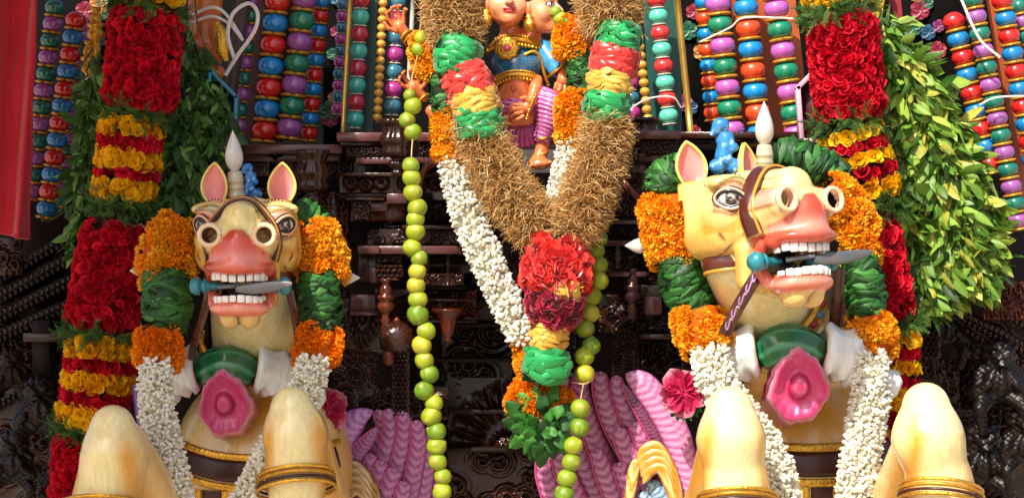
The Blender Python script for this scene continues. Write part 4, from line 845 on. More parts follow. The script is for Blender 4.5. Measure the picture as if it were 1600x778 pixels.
g2 = mixed('flower_garland', 'narrow marigold and white jasmine garland hanging from the deity, ending in a green leaf ball', 'garland', None, P(848, 705, -.3), [
    ('mari', pth([(668, 60, 20), (672, 85, 22), (680, 112, 20)], -.22), 50), ('leafd', pth([(688, 100, 20), (690, 140, 22), (698, 185, 19)], -.24), 60),
    ('mari', pth([(698, 180, 16), (701, 215, 18), (704, 248, 16)], -.26), 46), ('jas', pth([(706, 248, 17), (730, 330, 20), (762, 410, 20), (800, 490, 18), (818, 530, 17)], -.27), 1000),
    ('mari', pth([(902, 40, 21), (897, 62, 23), (896, 86, 20)], -.12), 50), ('leafd', pth([(907, 74, 22), (908, 110, 23), (904, 150, 20)], -.14), 70), ('mari', pth([(900, 150, 20), (896, 185, 20), (894, 225, 17)], -.18), 55),
    ('jas', pth([(894, 220, 14), (884, 270, 16), (868, 340, 15), (852, 420, 14), (838, 500, 14), (826, 530, 14)], -.2), 700),
    ('mari', pth([(822, 524, 14), (830, 555, 18), (832, 592, 15)], -.25), 40), ('marid', pth([(842, 596, 24), (842, 625, 46), (845, 655, 38)], -.29), 80)])
bs = S(-.36); lb = build('leaf_ball', ball(P(847, 664, -.34), (32*bs, 30*bs, 34*bs), 12, 16, np.array(lin('#12300f'))), M['leafgloss'], g2)
rb_ = np.random.default_rng(5); greens = [np.array(lin(c)) for c in ('#2f6a22', '#24561c', '#3c7a28', '#1c4818')]
for ring, (n_, R_b, sz, tl) in enumerate(((14, 30, 38, 1.5), (12, 28, 38, 1.1), (9, 18, 34, .7), (5, 8, 26, .3))):
    for i in range(n_):
        a = 2*PI*(i+.5*rb_.random())/n_+ring; V, F, C = leaf_t(.6, .55, .40, 8, tw=.5, wav=.8); V = V*sz*rb_.uniform(.85, 1.15)@rotx(PI/2-tl+rb_.normal(0, .15)).T; V = V@rotz(a+rb_.normal(0, .2)).T; V = V[:, [0, 2, 1]]*np.array([1, -1, 1])
        V = V+np.array([-math.sin(a)*R_b*.75, -8-8*ring, math.cos(a)*R_b*.75]); build('leaf', (V*bs+P(847, 662, -.36), F, np.clip(C*greens[rb_.integers(4)]*rb_.uniform(.85, 1.2), 0, 1)), M['leafgloss'], lb)
# ---- limes threaded on string
def lime_mesh(seed):
    r = np.random.default_rng(seed); V, F, _ = ball((0, 0, 0), 1, 14, 20); n = V/np.linalg.norm(V, axis=1)[:, None]; V = n*(1+.02*vnoise(n, 2, seed))[:, None]; ax = r.normal(0, 1, 3); ax[1] = -abs(ax[1])*1.1; ax /= np.linalg.norm(ax); h = n@ax
    V += ax*(np.exp(-((h-1)/.035)**2)*.13)[:, None]; V -= ax*(np.exp(-((h+1)/.03)**2)*.05)[:, None]
    base = np.array(lin(('#94a01c', '#7c921c', '#a6a42a', '#869416', '#5f8018', '#8c9c1e')[seed % 6])); c = np.tile(base, (len(V), 1)); c = blend(c, np.array(lin('#c9c845')), sst(vnoise(n, 1.5, seed+3), .2, .9)*.6); c = blend(c, np.array(lin('#6a941c')), sst(-vnoise(n, 1.2, seed+9), .1, .9)*.6)
    c = blend(c, np.array(lin('#b08a5a')), np.exp(-((h-1)/.03)**2)*.8)
    me = mesh_data('lime', V, F, c); me.materials.append(M['lime']); return me
M['lime'] = mat('lime_skin', attr=True, rough=.36, spec=.5, bump=.25, bscale=16, var=.08, vscale=3)
LM = [lime_mesh(i) for i in range(8)]
def limes(label, loc, runs, strings):
    g = empty('lime_garland', loc, label, 'lime garland', 'strings of fresh limes'); k = RNG.integers(8)
    for pts in runs:
        for (x, y, r, dd) in pts:
            o = bpy.data.objects.new('lime', LM[RNG.integers(8)]); COL.objects.link(o); o.parent = g; o.location = Vector(P(x, y, dd))-wloc(g); s = r*S(dd); o.scale = (s*1.04, s, s*.97)
            o.rotation_euler = (RNG.uniform(-.7, .7), RNG.uniform(-.9, .9), RNG.uniform(-.9, .9))
    for st in strings: build('string', tube([P(*p) for p in st], .0028, 30, 5), M['string'], g)
dl = -.42
L1 = [(658, 60, 11), (654, 78, 12)]
L2 = [(640, 149, 10), (645, 166, 14), (636, 188, 13), (645, 207, 14)]
L3 = [(642, 259, 13.5), (643, 278, 14.5), (645, 301, 15), (652, 325, 15.5), (649, 343, 14.5), (649, 362, 15), (644, 387, 14.5), (655, 404, 13.5), (652, 424, 14), (650, 446, 14.5), (653, 468, 15), (653, 492, 17), (666, 517, 15), (659, 539, 15.5), (663, 563, 15), (671, 584, 15), (663, 610, 15.5), (678, 630, 14), (674, 650, 16), (682, 674, 15.5), (682, 697, 15.5), (684, 721, 14.5), (692, 744, 13.5), (691, 768, 15), (690, 792, 15)]
limes('long string of bright limes hanging down the middle-left, before the dark carving', P(690, 778, dl), [[(x, y, r, dl+.15) for x, y, r in L1], [(x, y, r, dl+.08) for x, y, r in L2], [(x, y, r, dl) for x, y, r in L3]],
      [[(658, 20, dl+.16), (654, 78, dl+.14), (641, 140, dl+.09), (645, 207, dl+.08), (643, 258, dl), (650, 400, dl), (660, 560, dl), (690, 800, dl)]])
L4 = [(868, 20, 10), (876, 30, 12), (889, 36, 12)]
L5 = [(946, 300, 10), (941, 325, 13), (940, 349, 13), (936, 372, 14), (930, 392, 15), (935, 414, 15), (936, 438, 15), (925, 463, 15.5), (922, 489, 15), (914, 513, 15), (924, 540, 14.5), (913, 557, 15.5), (914, 584, 15.5)]
L6 = [(907, 638, 15.5), (906, 667, 15.5), (896, 696, 15), (893, 722, 15), (886, 747, 15.5), (882, 772, 15.5), (878, 797, 15)]
limes('shorter string of limes behind the vetiver garland, running down over the right purple wing', P(882, 778, dl), [[(x, y, r, -.14) for x, y, r in L4], [(x, y, r, -.24-.01*i) for i, (x, y, r) in enumerate(L5)], [(x, y, r, -.55) for x, y, r in L6]],
      [[(868, 20, -.12), (900, 40, -.1), (950, 180, -.1), (946, 300, -.2), (935, 414, -.29), (914, 584, -.36), (908, 620, -.46), (906, 660, -.55), (880, 800, -.55)], [(895, 597, -.4), (912, 600, -.42), (920, 597, -.4)]])
# ---- frosted candle lamps: socket and flame-shaped bulb
def lamp(px, py, ang, ln, r, dd, label, socket=True, lean=0):
    g = empty('candle_bulb', P(px, py, dd), label, 'light bulb', 'unlit flame-shaped bulbs'); s = S(dd); ax = (math.sin(ang), lean, math.cos(ang)); o = P(px, py, dd)
    so = .0
    if socket:
        so = 38*s; pr = [(.1, 0), (14, 0), (14, 4), (12, 5), (12, 12), (13.2, 13), (12, 15), (12, 22), (13.2, 23), (12, 25), (11, 34), (9, 38), (.1, 38.)]
        build('socket', lathe(np.array(pr)*s*(r/14), 20, None, ax, o), M['bulbcap'], g); so = 36*s*r/14
    t = np.linspace(0, 1, 18); prof = np.stack([r*s*np.sin(PI*t**.72)**.8*(1-.35*t**2)+.05*s, so+t*ln*s], 1); prof[0, 0] = r*.4*s; prof[-1, 0] = .02*s
    build('glass_bulb', lathe(prof, 22, None, ax, o), M['bulb'], g); return g
lamp(369, 308, -.04, 66, 15, -.62, 'unlit flame-shaped bulb standing between the ears of the left horse', lean=-.1)
lamp(1195, 268, -.02, 70, 15.5, -.72, 'unlit flame-shaped bulb standing behind the right horse\'s second ear', lean=-.1)
lamp(232, 423, -PI/2, 30, 10, -.55, 'unlit pale bulb pointing left from the left horse\'s marigolds, over the red petal garland', False)
lamp(525, 434, PI/2, 38, 12, -.5, 'unlit pale bulb pointing right from the left horse\'s marigold section', False)
lamp(1012, 384, -PI/2, 36, 12.5, -.58, 'unlit pale bulb pointing left out of the right horse\'s marigolds', False)
# ---- blue painted ornament behind each head
def blue_orn(px, py, k, dd, label):
    g = empty('blue_carving', P(px, py, dd), label, 'carving', 'blue painted carvings behind the horse heads'); s = S(dd)*k
    for nm, f_, lo, hi in (('scroll_base', lambda p: smin(smin(ell(p, (-13, 0, 14), (14, 14, 13)), ell(p, (14, -2, 14), (15, 14, 13)), 3), ell(p, (0, -6, 24), (12, 12, 10)), 3), (-32, -20, -4), (34, 18, 40)),
                           ('body', lambda p: smin(smin(cone(p, (-4, 0, 30), (2, 0, 58), 14, 12), cone(p, (-8, 0, 56), (12, -6, 44), 9, 8), 4), cone(p, (0, 0, 58), (-6, 0, 70), 11, 9), 4), (-30, -22, 12), (30, 22, 84)),
                           ('head', lambda p: smin(ell(p, (-8, -2, 80), (14, 13, 12)), cone(p, (-14, -4, 76), (-22, -8, 66), 8, 5), 4), (-34, -22, 54), (14, 18, 98))):
        V, F = nets(f_, lo, hi, 2.0); c = np.tile(lin('#2a7cc0'), (len(V), 1)); c = blend(c, np.array(lin('#a8d2ec')), sst(vnoise(V, .16, 4), .25, .8)); c = blend(c, np.array(lin('#123f7a')), sst(vnoise(V, .2, 6), .45, .9))
        build(nm, (V*np.array([1, 1, 1])*s+P(px, py, dd), F, c), M['paint'], g)
blue_orn(392, 312, .62, -.40, 'small blue carving showing beside the bulb on the left horse\'s head')
blue_orn(1134, 274, .98, -.60, 'blue and white carving standing between the two ears of the right horse')
# ------------------------------------------------------------------ the dark carved wooden front of the chariot
fac = empty('carved_wooden_front', P(800, 800, .5), 'dark varnished carved wooden chariot front with ledges, friezes and turned drops', 'chariot front')
def pbox(name, x0, y0, x1, y1, d0, d1, material, par, bev=.06, rot=0, **k):
    c = (P((x0+x1)/2, (y0+y1)/2, d0)); h = (abs(x1-x0)/2*S(d0), (d1-d0)/2, abs(y1-y0)/2*S(d0)); c = c+np.array([0, (d1-d0)/2, 0])
    return build(name, box(c, h, bev, None, roty(rot) if rot else None), material, par, smooth=False, **k)
bk = empty('back_panelling', P(800, 1000, 1.9), None, None); bk.parent = fac; bk.location = Vector((0, 0, 0))
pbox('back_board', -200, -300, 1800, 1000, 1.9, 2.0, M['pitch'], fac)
for x0, x1 in ((-60, 130), (130, 330), (330, 540), (540, 800), (800, 1060), (1060, 1280), (1280, 1500), (1500, 1680)): pbox('back_panel', x0+3, 232, x1-3, 860, .72, .80, M['woodback'], fac, .2)
# relief heightfields -------------------------------------------------
def relief(x0, y0, x1, y1, d, fn, res=1.5, depth=.03, par=fac, name='carved_panel', material=None, tilt=0.0):
    nx, nz = max(8, int(abs(x1-x0)/res)), max(6, int(abs(y1-y0)/res)); U, Vv = np.meshgrid(np.linspace(0, 1, nx), np.linspace(0, 1, nz), indexing='ij')
    X = x0+(x1-x0)*U; Y = y1+(y0-y1)*Vv; H = fn(X-x0, Y-min(y0, y1), abs(x1-x0), abs(y1-y0)); e = np.minimum(np.minimum(U, 1-U)*nx, np.minimum(Vv, 1-Vv)*nz); H = H*np.clip(e/1.5, 0, 1)
    s = S(d); V = np.stack([(X-800)*s, d-H*depth-(Vv-.5)*tilt, (389-Y)*s], -1).reshape(-1, 3)
    return build(name, (V, [grid_faces(nx, nz)[:, ::-1]], None), material or M['wood'], par)
def h_scales(x, y, w, h, cw=9, ch=8):
    r = np.floor(y/ch); xx = (x/cw+.5*(r % 2)) % 1-.5; yy = (y/ch) % 1; return np.clip(1-(np.abs(xx)*2)**2-.9*yy**2, 0, 1)*.8+.2*np.cos(xx*18)*.3
def h_leaf(x, y, w, h, cw=22):
    u = (x/cw) % 1-.5; v = y/h-.5; r = np.hypot(u*1.2, v); a = np.arctan2(v, u); return .5+.5*np.cos(7*a+9*r)*np.exp(-r)+.25*np.cos(r*26)
def h_swirl(x, y, w, h, seed=0, sc=16):
    H = np.zeros_like(x); r = np.random.default_rng(seed)
    for i in range(int(w*h/(sc*sc*1.3))+2):
        cx, cy, R, sg = r.uniform(0, w), r.uniform(0, h), sc*r.uniform(.5, 1.1), r.choice([-1, 1]); q = np.hypot(x-cx, y-cy); a = np.arctan2(y-cy, x-cx)
        H = np.maximum(H, np.exp(-(q/R)**4)*(.55+.45*np.cos(sg*a*1+q*2*PI/(sc*.42)))*(1-.4*q/R)+.25*np.exp(-(q/3)**2))
    return H
def h_fan(x, y, w, h, n=13):
    u = (x-w/2)/(w/2); v = y/h; r = np.hypot(u, v); a = np.arctan2(v, u); return np.clip(np.abs(np.cos(a*n/2)), 0, 1)**.6*np.clip(1.05-r, 0, 1)**.3*(.5+.5*np.cos(r*9))*(r < 1)+.5*(r < .2)
def h_ros(x, y, w, h, n=12):
    u = (x-w/2)/(h/2); v = (y-h/2)/(h/2); r = np.hypot(u, v); a = np.arctan2(v, u); H = np.exp(-(r/.2)**4)*1.1+(.3+.6*np.abs(np.cos(n/2*a)))*np.exp(-((r-.6)/.33)**4)
    u2 = np.abs(u)-1.9; r2 = np.hypot(u2, (v+.3)*.9); a2 = np.arctan2(v+.3, u2); return np.maximum(H, (.25+.6*np.abs(np.cos(6*a2)))*np.exp(-((r2-.55)/.4)**4))
PL, WD, WR, WB = M['woodplank'], M['wood'], M['woodred'], M['woodback']
def ledge(x0, y0, x1, y1, d0, d1, m=None, par=fac, name='ledge'): return pbox(name, x0, y0, x1, y1, d0, d1, m or PL, par, .12)
# top ledges under the bead columns
ledge(375, 226, 534, 240, .10, .6); pbox('ledge', 382, 240, 530, 252, .16, .6, PL, fac)
ledge(526, 207, 604, 221, .02, .6); pbox('fascia', 532, 221, 602, 229, .08, .6, WD, fac); ledge(652, 207, 872, 221, .02, .6)
ledge(556, 246, 692, 256, .05, .6); ledge(884, 207, 1000, 221, .1, .6); ledge(990, 204, 1064, 217, .02, .6); ledge(998, 240, 1062, 252, .1, .6); ledge(1060, 206, 1270, 216, .3, .7, WD)
relief(541, 229, 604, 246, .06, h_leaf); relief(654, 222, 700, 244, .06, h_leaf); relief(1000, 218, 1058, 240, .06, h_leaf); relief(880, 222, 992, 250, .2, h_leaf)
relief(384, 252, 420, 275, .2, lambda *a: h_swirl(*a, seed=3)); relief(440, 252, 600, 272, .26, lambda *a: h_swirl(*a, seed=4))
# flower on the ledge: near-black lobes stand in for the shade of cut-outs
fl5 = [ball(P(430+7*math.cos(a), 241+6*math.sin(a), .155), (4.2*S(.1), .004, 3.8*S(.1)), 6, 10) for a in np.linspace(.3, .3+2*PI, 6)[:-1]]; build('painted_cutout', join(fl5), M['pitch'], fac)
# rosette friezes
relief(531, 276, 614, 301, .10, h_ros, 1.0, .035, name='rosette_frieze'); relief(614, 276, 700, 301, .12, h_ros, 1.0, .035, name='rosette_frieze'); ledge(526, 270, 700, 276, .06, .5, WD); ledge(528, 301, 628, 309, .12, .6, WD)
relief(548, 312, 580, 346, .1, lambda *a: h_swirl(*a, seed=7)); ledge(540, 309, 600, 313, .06, .5, WD); ledge(580, 316, 632, 346, .16, .6, WR); ledge(576, 316, 606, 330, .10, .4, PL); ledge(604, 302, 636, 318, .05, .4, PL)
relief(574, 358, 642, 382, .12, lambda *a: h_swirl(*a, seed=9, sc=14), 1.2); relief(655, 358, 728, 382, .12, lambda *a: h_swirl(*a, seed=10, sc=14), 1.2); ledge(560, 384, 728, 397, .02, .6); ledge(628, 352, 728, 358, .08, .6, WD)
pbox('block', 559, 384, 592, 396, .0, .3, PL, fac); pbox('block', 560, 396, 596, 440, .08, .5, WD, fac); pbox('block', 578, 418, 590, 442, .06, .3, PL, fac)
relief(588, 398, 628, 412, .08, lambda *a: h_swirl(*a, seed=11, sc=10), 1.2); relief(588, 414, 630, 434, .04, h_scales, 1.0); ledge(594, 434, 622, 438, .03, .3, WR)
relief(650, 426, 726, 446, .1, lambda *a: h_swirl(*a, seed=12, sc=12), 1.2); ledge(650, 446, 730, 452, .2, .6, WB)
for y in (470, 505, 560, 640, 700): ledge(600, y, 900, y+6, .5, .7, WB)
ledge(655, 466, 735, 470, .28, .6, WR)
# tall dim panels in the middle
relief(690, 500, 800, 690, .68, lambda *a: h_swirl(*a, seed=20, sc=30), 2.2, .05); relief(700, 590, 880, 700, .64, lambda x, y, w, h: h_fan(x, h-y, w, h, 21), 2.2, .06); relief(700, 700, 890, 800, .66, lambda *a: h_swirl(*a, seed=21, sc=26), 2.2, .05)
relief(800, 470, 900, 600, .7, lambda *a: h_swirl(*a, seed=22, sc=26), 2.2, .05); relief(735, 270, 860, 500, .7, lambda *a: h_swirl(*a, seed=23, sc=30), 2.5, .04)
# between left horse and the limes
pbox('panel', 548, 460, 586, 490, .12, .4, PL, fac, rot=0); pbox('panel', 586, 440, 606, 492, .2, .5, WR, fac); ledge(548, 488, 590, 493, .06, .3, PL)
relief(540, 493, 594, 545, .10, lambda x, y, w, h: h_fan(x, y, w, h, 15), 1.2, .045); relief(520, 552, 590, 606, .08, lambda *a: h_swirl(*a, seed=31, sc=24), 1.4, .04); relief(518, 606, 660, 660, .12, lambda *a: h_swirl(*a, seed=32, sc=20), 1.4, .04); relief(470, 640, 560, 700, .2, lambda *a: h_swirl(*a, seed=33, sc=22), 1.6, .04)
relief(520, 450, 545, 550, .16, lambda *a: h_swirl(*a, seed=34, sc=14), 1.4, .04); ledge(545, 546, 640, 552, .1, .4, WD)
relief(612, 548, 640, 650, -.02, lambda x, y, w, h: h_scales(x, y, w, h, 7, 7)*np.clip(1-(np.abs(x-w/2)/(w/2))**3, 0, 1), 1.0, .04, name='scaled_column')
# right of the centre, behind the right strand of limes
for i, (x0, y0, x1, y1) in enumerate(((935, 270, 1010, 340), (960, 350, 1060, 372), (1000, 395, 1062, 440), (1010, 470, 1070, 520), (955, 520, 1000, 610), (1000, 530, 1070, 600))): relief(x0, y0, x1, y1, .2+.02*i, [h_swirl, lambda *a: h_swirl(*a, seed=5), h_leaf][i % 3], 1.4, .04)
for x0, y0, x1, y1 in ((940, 344, 1060, 350), (935, 376, 1060, 384), (955, 425, 1010, 432), (1000, 445, 1066, 462), (1008, 462, 1034, 492), (1044, 430, 1058, 470), (1000, 522, 1072, 530)): ledge(x0, y0, x1, y1, .14, .6, WD if (x0+y0) % 3 else PL)
relief(972, 548, 992, 600, .02, lambda x, y, w, h: h_scales(x, y, w, h, 6, 6)*np.clip(1-(np.abs(x-w/2)/(w/2))**3, 0, 1), 1.0, .04, name='scaled_column')
for i, (x0, y0, x1, y1, dq, sc_) in enumerate(((372, 272, 470, 340, .42, 20), (500, 300, 548, 452, .44, 18), (600, 320, 740, 352, .4, 16), (630, 398, 745, 426, .3, 14), (600, 452, 745, 500, .42, 18), (725, 250, 800, 360, .5, 20), (560, 604, 700, 650, .4, 20), (930, 250, 1000, 300, .4, 16), (940, 384, 1060, 425, .34, 16), (935, 460, 1010, 520, .36, 18), (1040, 380, 1075, 470, .3, 14), (640, 256, 700, 276, .2, 10), (1440, 560, 1600, 640, .44, 22), (-10, 400, 110, 540, .5, 20))):
    relief(x0, y0, x1, y1, dq, lambda *a, i=i, sc_=sc_: h_swirl(*a, seed=60+i, sc=sc_), 1.4, .05, material=(WD, WR, WD)[i % 3] if i < 12 else M['woodfig'])
for x0, y0, x1, y1, dq in ((600, 352, 628, 357, .2), (640, 412, 740, 416, .24), (600, 500, 745, 504, .3), (500, 380, 548, 385, .34), (380, 300, 470, 304, .36), (940, 312, 1000, 316, .3), (1010, 440, 1060, 444, .24), (560, 650, 700, 655, .3)): ledge(x0, y0, x1, y1, dq, dq+.3, WD)
# turned drops, balusters, brackets
def turned(name, px, py, prof, dd, par=fac, m=WD, ns=18, lobes=0):
    s = S(dd); V, F, _ = lathe([(max(r, .05)*s, -z*s) for r, z in prof], ns); 
    if lobes:
        a = np.arctan2(V[:, 1], V[:, 0]); V[:, :2] *= (1+.09*np.abs(np.cos(lobes/2*a))-.05)[:, None]
    return build(name, (V+P(px, py, dd), [f[:, ::-1] for f in F], None), m, par)
drop = [(0, 0), (26, 0), (28, 6), (24, 10), (21, 22), (27, 30), (29, 38), (25, 44), (22, 50), (26, 56), (23, 62), (12, 66), (8, 69), (14, 73), (15, 78), (10, 83), (6, 86), (9, 89), (10, 93), (6, 98), (0, 100)]
turned('turned_drop', 488, 234, drop, -.02, lobes=14, ns=56); turned('turned_drop', 621, 186, [(r, z*.92) for r, z in drop], -.14, lobes=14, ns=56); turned('turned_drop', 1008, 184, [(r*.8, z*.7) for r, z in drop], .2, lobes=14, ns=56)
bal = [(0, 0), (8, 0), (8, 4), (5, 6), (8, 12), (11, 18), (8, 24), (14, 26), (14, 30), (9, 33), (14, 40), (14, 46), (7, 52), (6, 60), (9, 64), (6, 70), (10, 78), (0, 80)]
for x_, y_, k_ in ((668, 398, .35), (700, 398, .35), (1020, 350, .4), (1050, 350, .4), (965, 384, .45), (540, 384, .8), (520, 300, .8), (660, 320, .4), (715, 320, .4)): turned('small_baluster', x_, y_, [(r*k_*1.1, z*k_) for r, z in bal], .12, m=WD, ns=12)
turned('baluster', 603, 436, bal, -.02, m=WR); turned('baluster', 988, 420, bal, .15, m=WD); turned('baluster', 1424, 560, bal, .15, m=WD)
gb_ = ball(P(620, 528, -.02), (27*S(0), .06, 26*S(0)), 40, 60); a_ = np.arctan2(gb_[0][:, 2]-P(620, 528)[2], gb_[0][:, 0]-P(620, 528)[0]); q_ = gb_[0]-P(620, 528, -.02); q_ *= (1+.05*np.abs(np.cos(7*a_))*(np.hypot(q_[:, 0], q_[:, 2]) > .02))[:, None]; build('dome_boss', (q_+P(620, 528, -.02), gb_[1], None), WD, fac)
turned('dome_knob', 620, 494, [(0, 0), (4, 3), (7, 8), (0, 10)], -.02, m=WR)
for x, y in ((607, 556), (607, 562)): build('knob', (lambda g: (g[0], g[1], None))(ball(P(x, y, -.04), 10*S(0), 10, 14)), WR, fac)
for x0, y0, x1, y1 in ((655, 250, 700, 290), (960, 262, 1010, 320)):     # curved brackets
    build('curved_bracket', tube([P(x0, y1, .02), P(x0+(x1-x0)*.25, y0+(y1-y0)*.3, .0), P(x1, y0, .05)] if x0 < 800 else [P(x0, y0, .05), P(x0+(x1-x0)*.5, y0+(y1-y0)*.6, .0), P(x1, y1, .02)], [5*S(0), 6*S(0)], 16, 8), WR, fac)
def bell(px, py, k, dd, label):
    s = S(dd)*k; pr = [(.1, -46), (5, -44), (7, -40), (5, -36), (9, -33), (11, -22), (15, -8), (23, 2), (26, 6), (25, 8), (20, 4), (12, -10), (.1, -20)]
    g = empty('wooden_bell', P(px, py, dd), label, 'bell', 'carved wooden bells on the chariot front'); V, F, _ = lathe([(r*s, z*s) for r, z in pr], 26); build('bell_body', (V+P(px, py, dd), F, None), WR, g)
    build('clapper', ball(P(px, py+6*k, dd), 5*s, 8, 10), WD, g); build('hanger', tube([P(px, py-44*k, dd), P(px, py-66*k, dd)], 3*s, 4, 8), WD, g)
bell(700, 490, 1.0, -.02, 'glossy brown turned bell hanging right of the long lime string')
# lower left: stepped cornices running down to the left, and crouching carved figures
def slant(x0, y0, x1, y1, w, d0, m, name='cornice'):
    a, b = P(x0, y0, d0), P(x1, y1, d0); L = np.linalg.norm(b-a)/2; nb_ = int(L*2/(9*S(d0))); dn = np.array([0, 0, -w/2*S(d0)-.008])
    build('bead_moulding', join([ball(a+(b-a)*(i+.5)/nb_+dn, (.012, .012, .014), 6, 8) for i in range(nb_)]), m, fac); build('leaf_moulding', join([ball(a+(b-a)*(i+.5)/nb_*1.0+np.array([0, -.002, 0]), (.009, .008, w*.38*S(d0)), 6, 8) for i in range(nb_)]), WD, fac)
    return build(name, box((a+b)/2+np.array([0, .15, 0]), (L, .15, w/2*S(d0)), .12, None, roty(-math.atan2((b-a)[2], (b-a)[0]))), m, fac, smooth=False)
for i, (x0, y0, x1, y1, w) in enumerate(((-20, 440, 110, 366, 12), (-20, 470, 120, 392, 16), (-20, 500, 120, 428, 14), (-20, 530, 112, 470, 14), (-20, 640, 112, 560, 8))): slant(x0, y0, x1, y1, w, .16+.04*i, M['woodfig'])
for i, (x0, y0, x1, y1, w) in enumerate(((1480, 420, 1640, 520, 22), (1470, 470, 1640, 560, 14), (1500, 500, 1640, 590, 10))): slant(x0, y0, x1, y1, w, .16+.05*i, WD)
relief(-10, 372, 36, 430, .12, lambda *a: h_swirl(*a, seed=40, sc=20), 1.5, .05)
pbox('bracket', 50, 500, 78, 600, .2, .5, WB, fac); pbox('bracket', 36, 520, 96, 534, .14, .5, WD, fac)
def figure(px, py, k, dd, seed, m):
    """a crouching carved lion-faced bracket figure"""
    s = S(dd)*k; r = np.random.default_rng(seed)
    def f(p):
        q = p.copy(); q[..., 0] = np.abs(q[..., 0])
        d = ell(q, (0, 0, 40), (26, 22, 26)); d = smin(d, ell(q, (0, -6, 6), (30, 22, 26)), 8); d = smin(d, ell(q, (10, -20, 44), (7, 7, 7)), 3); d = smin(d, cone(q, (0, -20, 34), (0, -28, 28), 10, 8), 4)
        d = smin(d, cone(q, (24, 0, 20), (34, -14, -10), 9, 8), 5); d = smin(d, cone(q, (34, -14, -10), (18, -24, 0), 8, 7), 4); d = smin(d, cone(q, (16, -8, -16), (30, -26, -34), 13, 10), 5); d = smin(d, cone(q, (30, -26, -34), (26, -14, -66), 9, 8), 4)
        a = np.arctan2(q[..., 2]-40, q[..., 0]); rr = np.hypot(q[..., 0], q[..., 2]-40); d = d-1.8*np.cos(a*12)*np.clip(rr/30, 0, 1)-1.1*np.sin(q[..., 2]*.75)*np.cos(q[..., 0]*.55+seed)
        d = smax(d, -ell(q, (0, -34, 22), (10, 8, 4)), 2); return d
    V, F = nets(f, (-50, -48, -80), (50, 26, 72), 2.2); build('carved_figure', (V*s+P(px, py, dd), F, None), m, fac)
figure(62, 650, 1.0, .12, 1, M['woodfig']); figure(22, 730, .9, .1, 2, M['woodfig']); figure(95, 745, .8, .16, 3, M['woodfig']); figure(20, 590, .7, .2, 4, WB)
figure(1560, 600, 1.1, .12, 5, M['woodfig']); figure(1535, 730, 1.1, .16, 6, M['woodfig']); figure(1600, 700, 1.0, .1, 7, M['woodfig']); figure(1478, 520, .8, .22, 8, M['woodfig'])
relief(1500, 500, 1600, 560, .3, lambda *a: h_swirl(*a, seed=50, sc=26), 1.8, .05); relief(1420, 560, 1500, 780, .34, lambda *a: h_swirl(*a, seed=51, sc=26), 2.0, .06); relief(1500, 640, 1610, 790, .4, lambda *a: h_swirl(*a, seed=52, sc=24), 2.0, .06); relief(-10, 540, 110, 790, .4, lambda *a: h_swirl(*a, seed=53, sc=26), 2.0, .05)
relief(1536, 440, 1610, 500, .12, h_leaf, 1.4, .03, material=WR); relief(1436, 470, 1470, 560, .1, lambda x, y, w, h: h_scales(x, y, w, h, 8, 8)*np.clip(1-(np.abs(x-w/2)/(w/2))**3, 0, 1), 1.2, .05, name='scaled_column')
# ------------------------------------------------------------------ bead columns
def bead_mesh(col, key):
    V, F, _ = ball((0, 0, 0), (1, 1, .92), 14, 20); me = mesh_data('bead', V, F, np.tile(lin(col), (len(V), 1))); me.materials.append(M['bead']); return me
M['bead'] = mat('enamelled_bead', attr=True, rough=.17, spec=.6, coat=.6, var=.08, vscale=8, bump=.05)
BC = {'g': '#15705c', 'p': '#9a559c', 'r': '#c9201c', 'b': '#1476b4', 't': '#35a898', 'k': '#a81f3a', 'm': '#a83080', 'c': '#2c6a7c', 'R': '#d6241c', 'B': '#1286cc', 'P': '#b55cac', 'O': '#e04a22', 'T': '#58c8a8', 'K': '#d83434', 'y': '#c9962e', 'G': '#16805c'}
BM = {k: bead_mesh(v, k) for k, v in BC.items()}
V_, F_, _ = tube([(math.cos(a), math.sin(a), 0) for a in np.linspace(0, 2*PI, 25)], .24, 25, 8, raw=True, cap=False); RM = {}
for nm in ('ring', 'ringw'):
    me = mesh_data('ring', V_*np.array([1, 1, 1]), F_, None); me.materials.append(M[nm]); RM[nm] = me
def column(x0, y0, x1, y1, r, cols, dd, label, ring='ring', pitch=1.64, start=0, group='strung bead columns of the shrine front'):
    a, b = P(x0, y0, dd), P(x1, y1, dd); s = S(dd)*r; L = np.linalg.norm(b-a); n = int(L/(s*pitch))+1; u = (b-a)/L; g = empty('bead_column', b, label, 'bead column', group); q = Vector((-u)).to_track_quat('Z', 'Y')
    build('rod', tube([a, b], s*.4, 4, 10), M['brass'], g)
    for i in range(n):
        p = a+u*(s*pitch*i); o = bpy.data.objects.new('bead', BM[cols[(i+start) % len(cols)]]); COL.objects.link(o); o.parent = g; o.location = Vector(p)-wloc(g); o.scale = (s, s, s*pitch*.56); o.rotation_mode = 'QUATERNION'; o.rotation_quaternion = q
        if ring:
            p = a+u*(s*pitch*(i+.5)); o = bpy.data.objects.new('ring', RM[ring]); COL.objects.link(o); o.parent = g; o.location = Vector(p)-wloc(g); k = .78 if ring == 'ring' else .62; o.scale = (s*k, s*k, s*(.6 if ring == 'ring' else .4)); o.rotation_mode = 'QUATERNION'; o.rotation_quaternion = q
    return g
D = .55
column(86, 12, 46, 310, 16, 'gp', D, 'outermost dark green and purple bead column beside the red cloth')
column(118, 32, 70, 346, 16.5, 'rb', D-.1, 'red and blue bead column in the shade between the leaves and red cloth')
column(134, 60, 92, 330, 12, 'pg', D+.15, 'dim purple and green bead column half hidden behind the shaded leaves')
column(396, -24, 372, 216, 15, 'gp', D, 'green and purple bead column behind the white tape loop')
column(436, -30, 412, 218, 20.5, 'RB', D-.05, 'large red and blue bead column left of the large green and purple one', start=1)
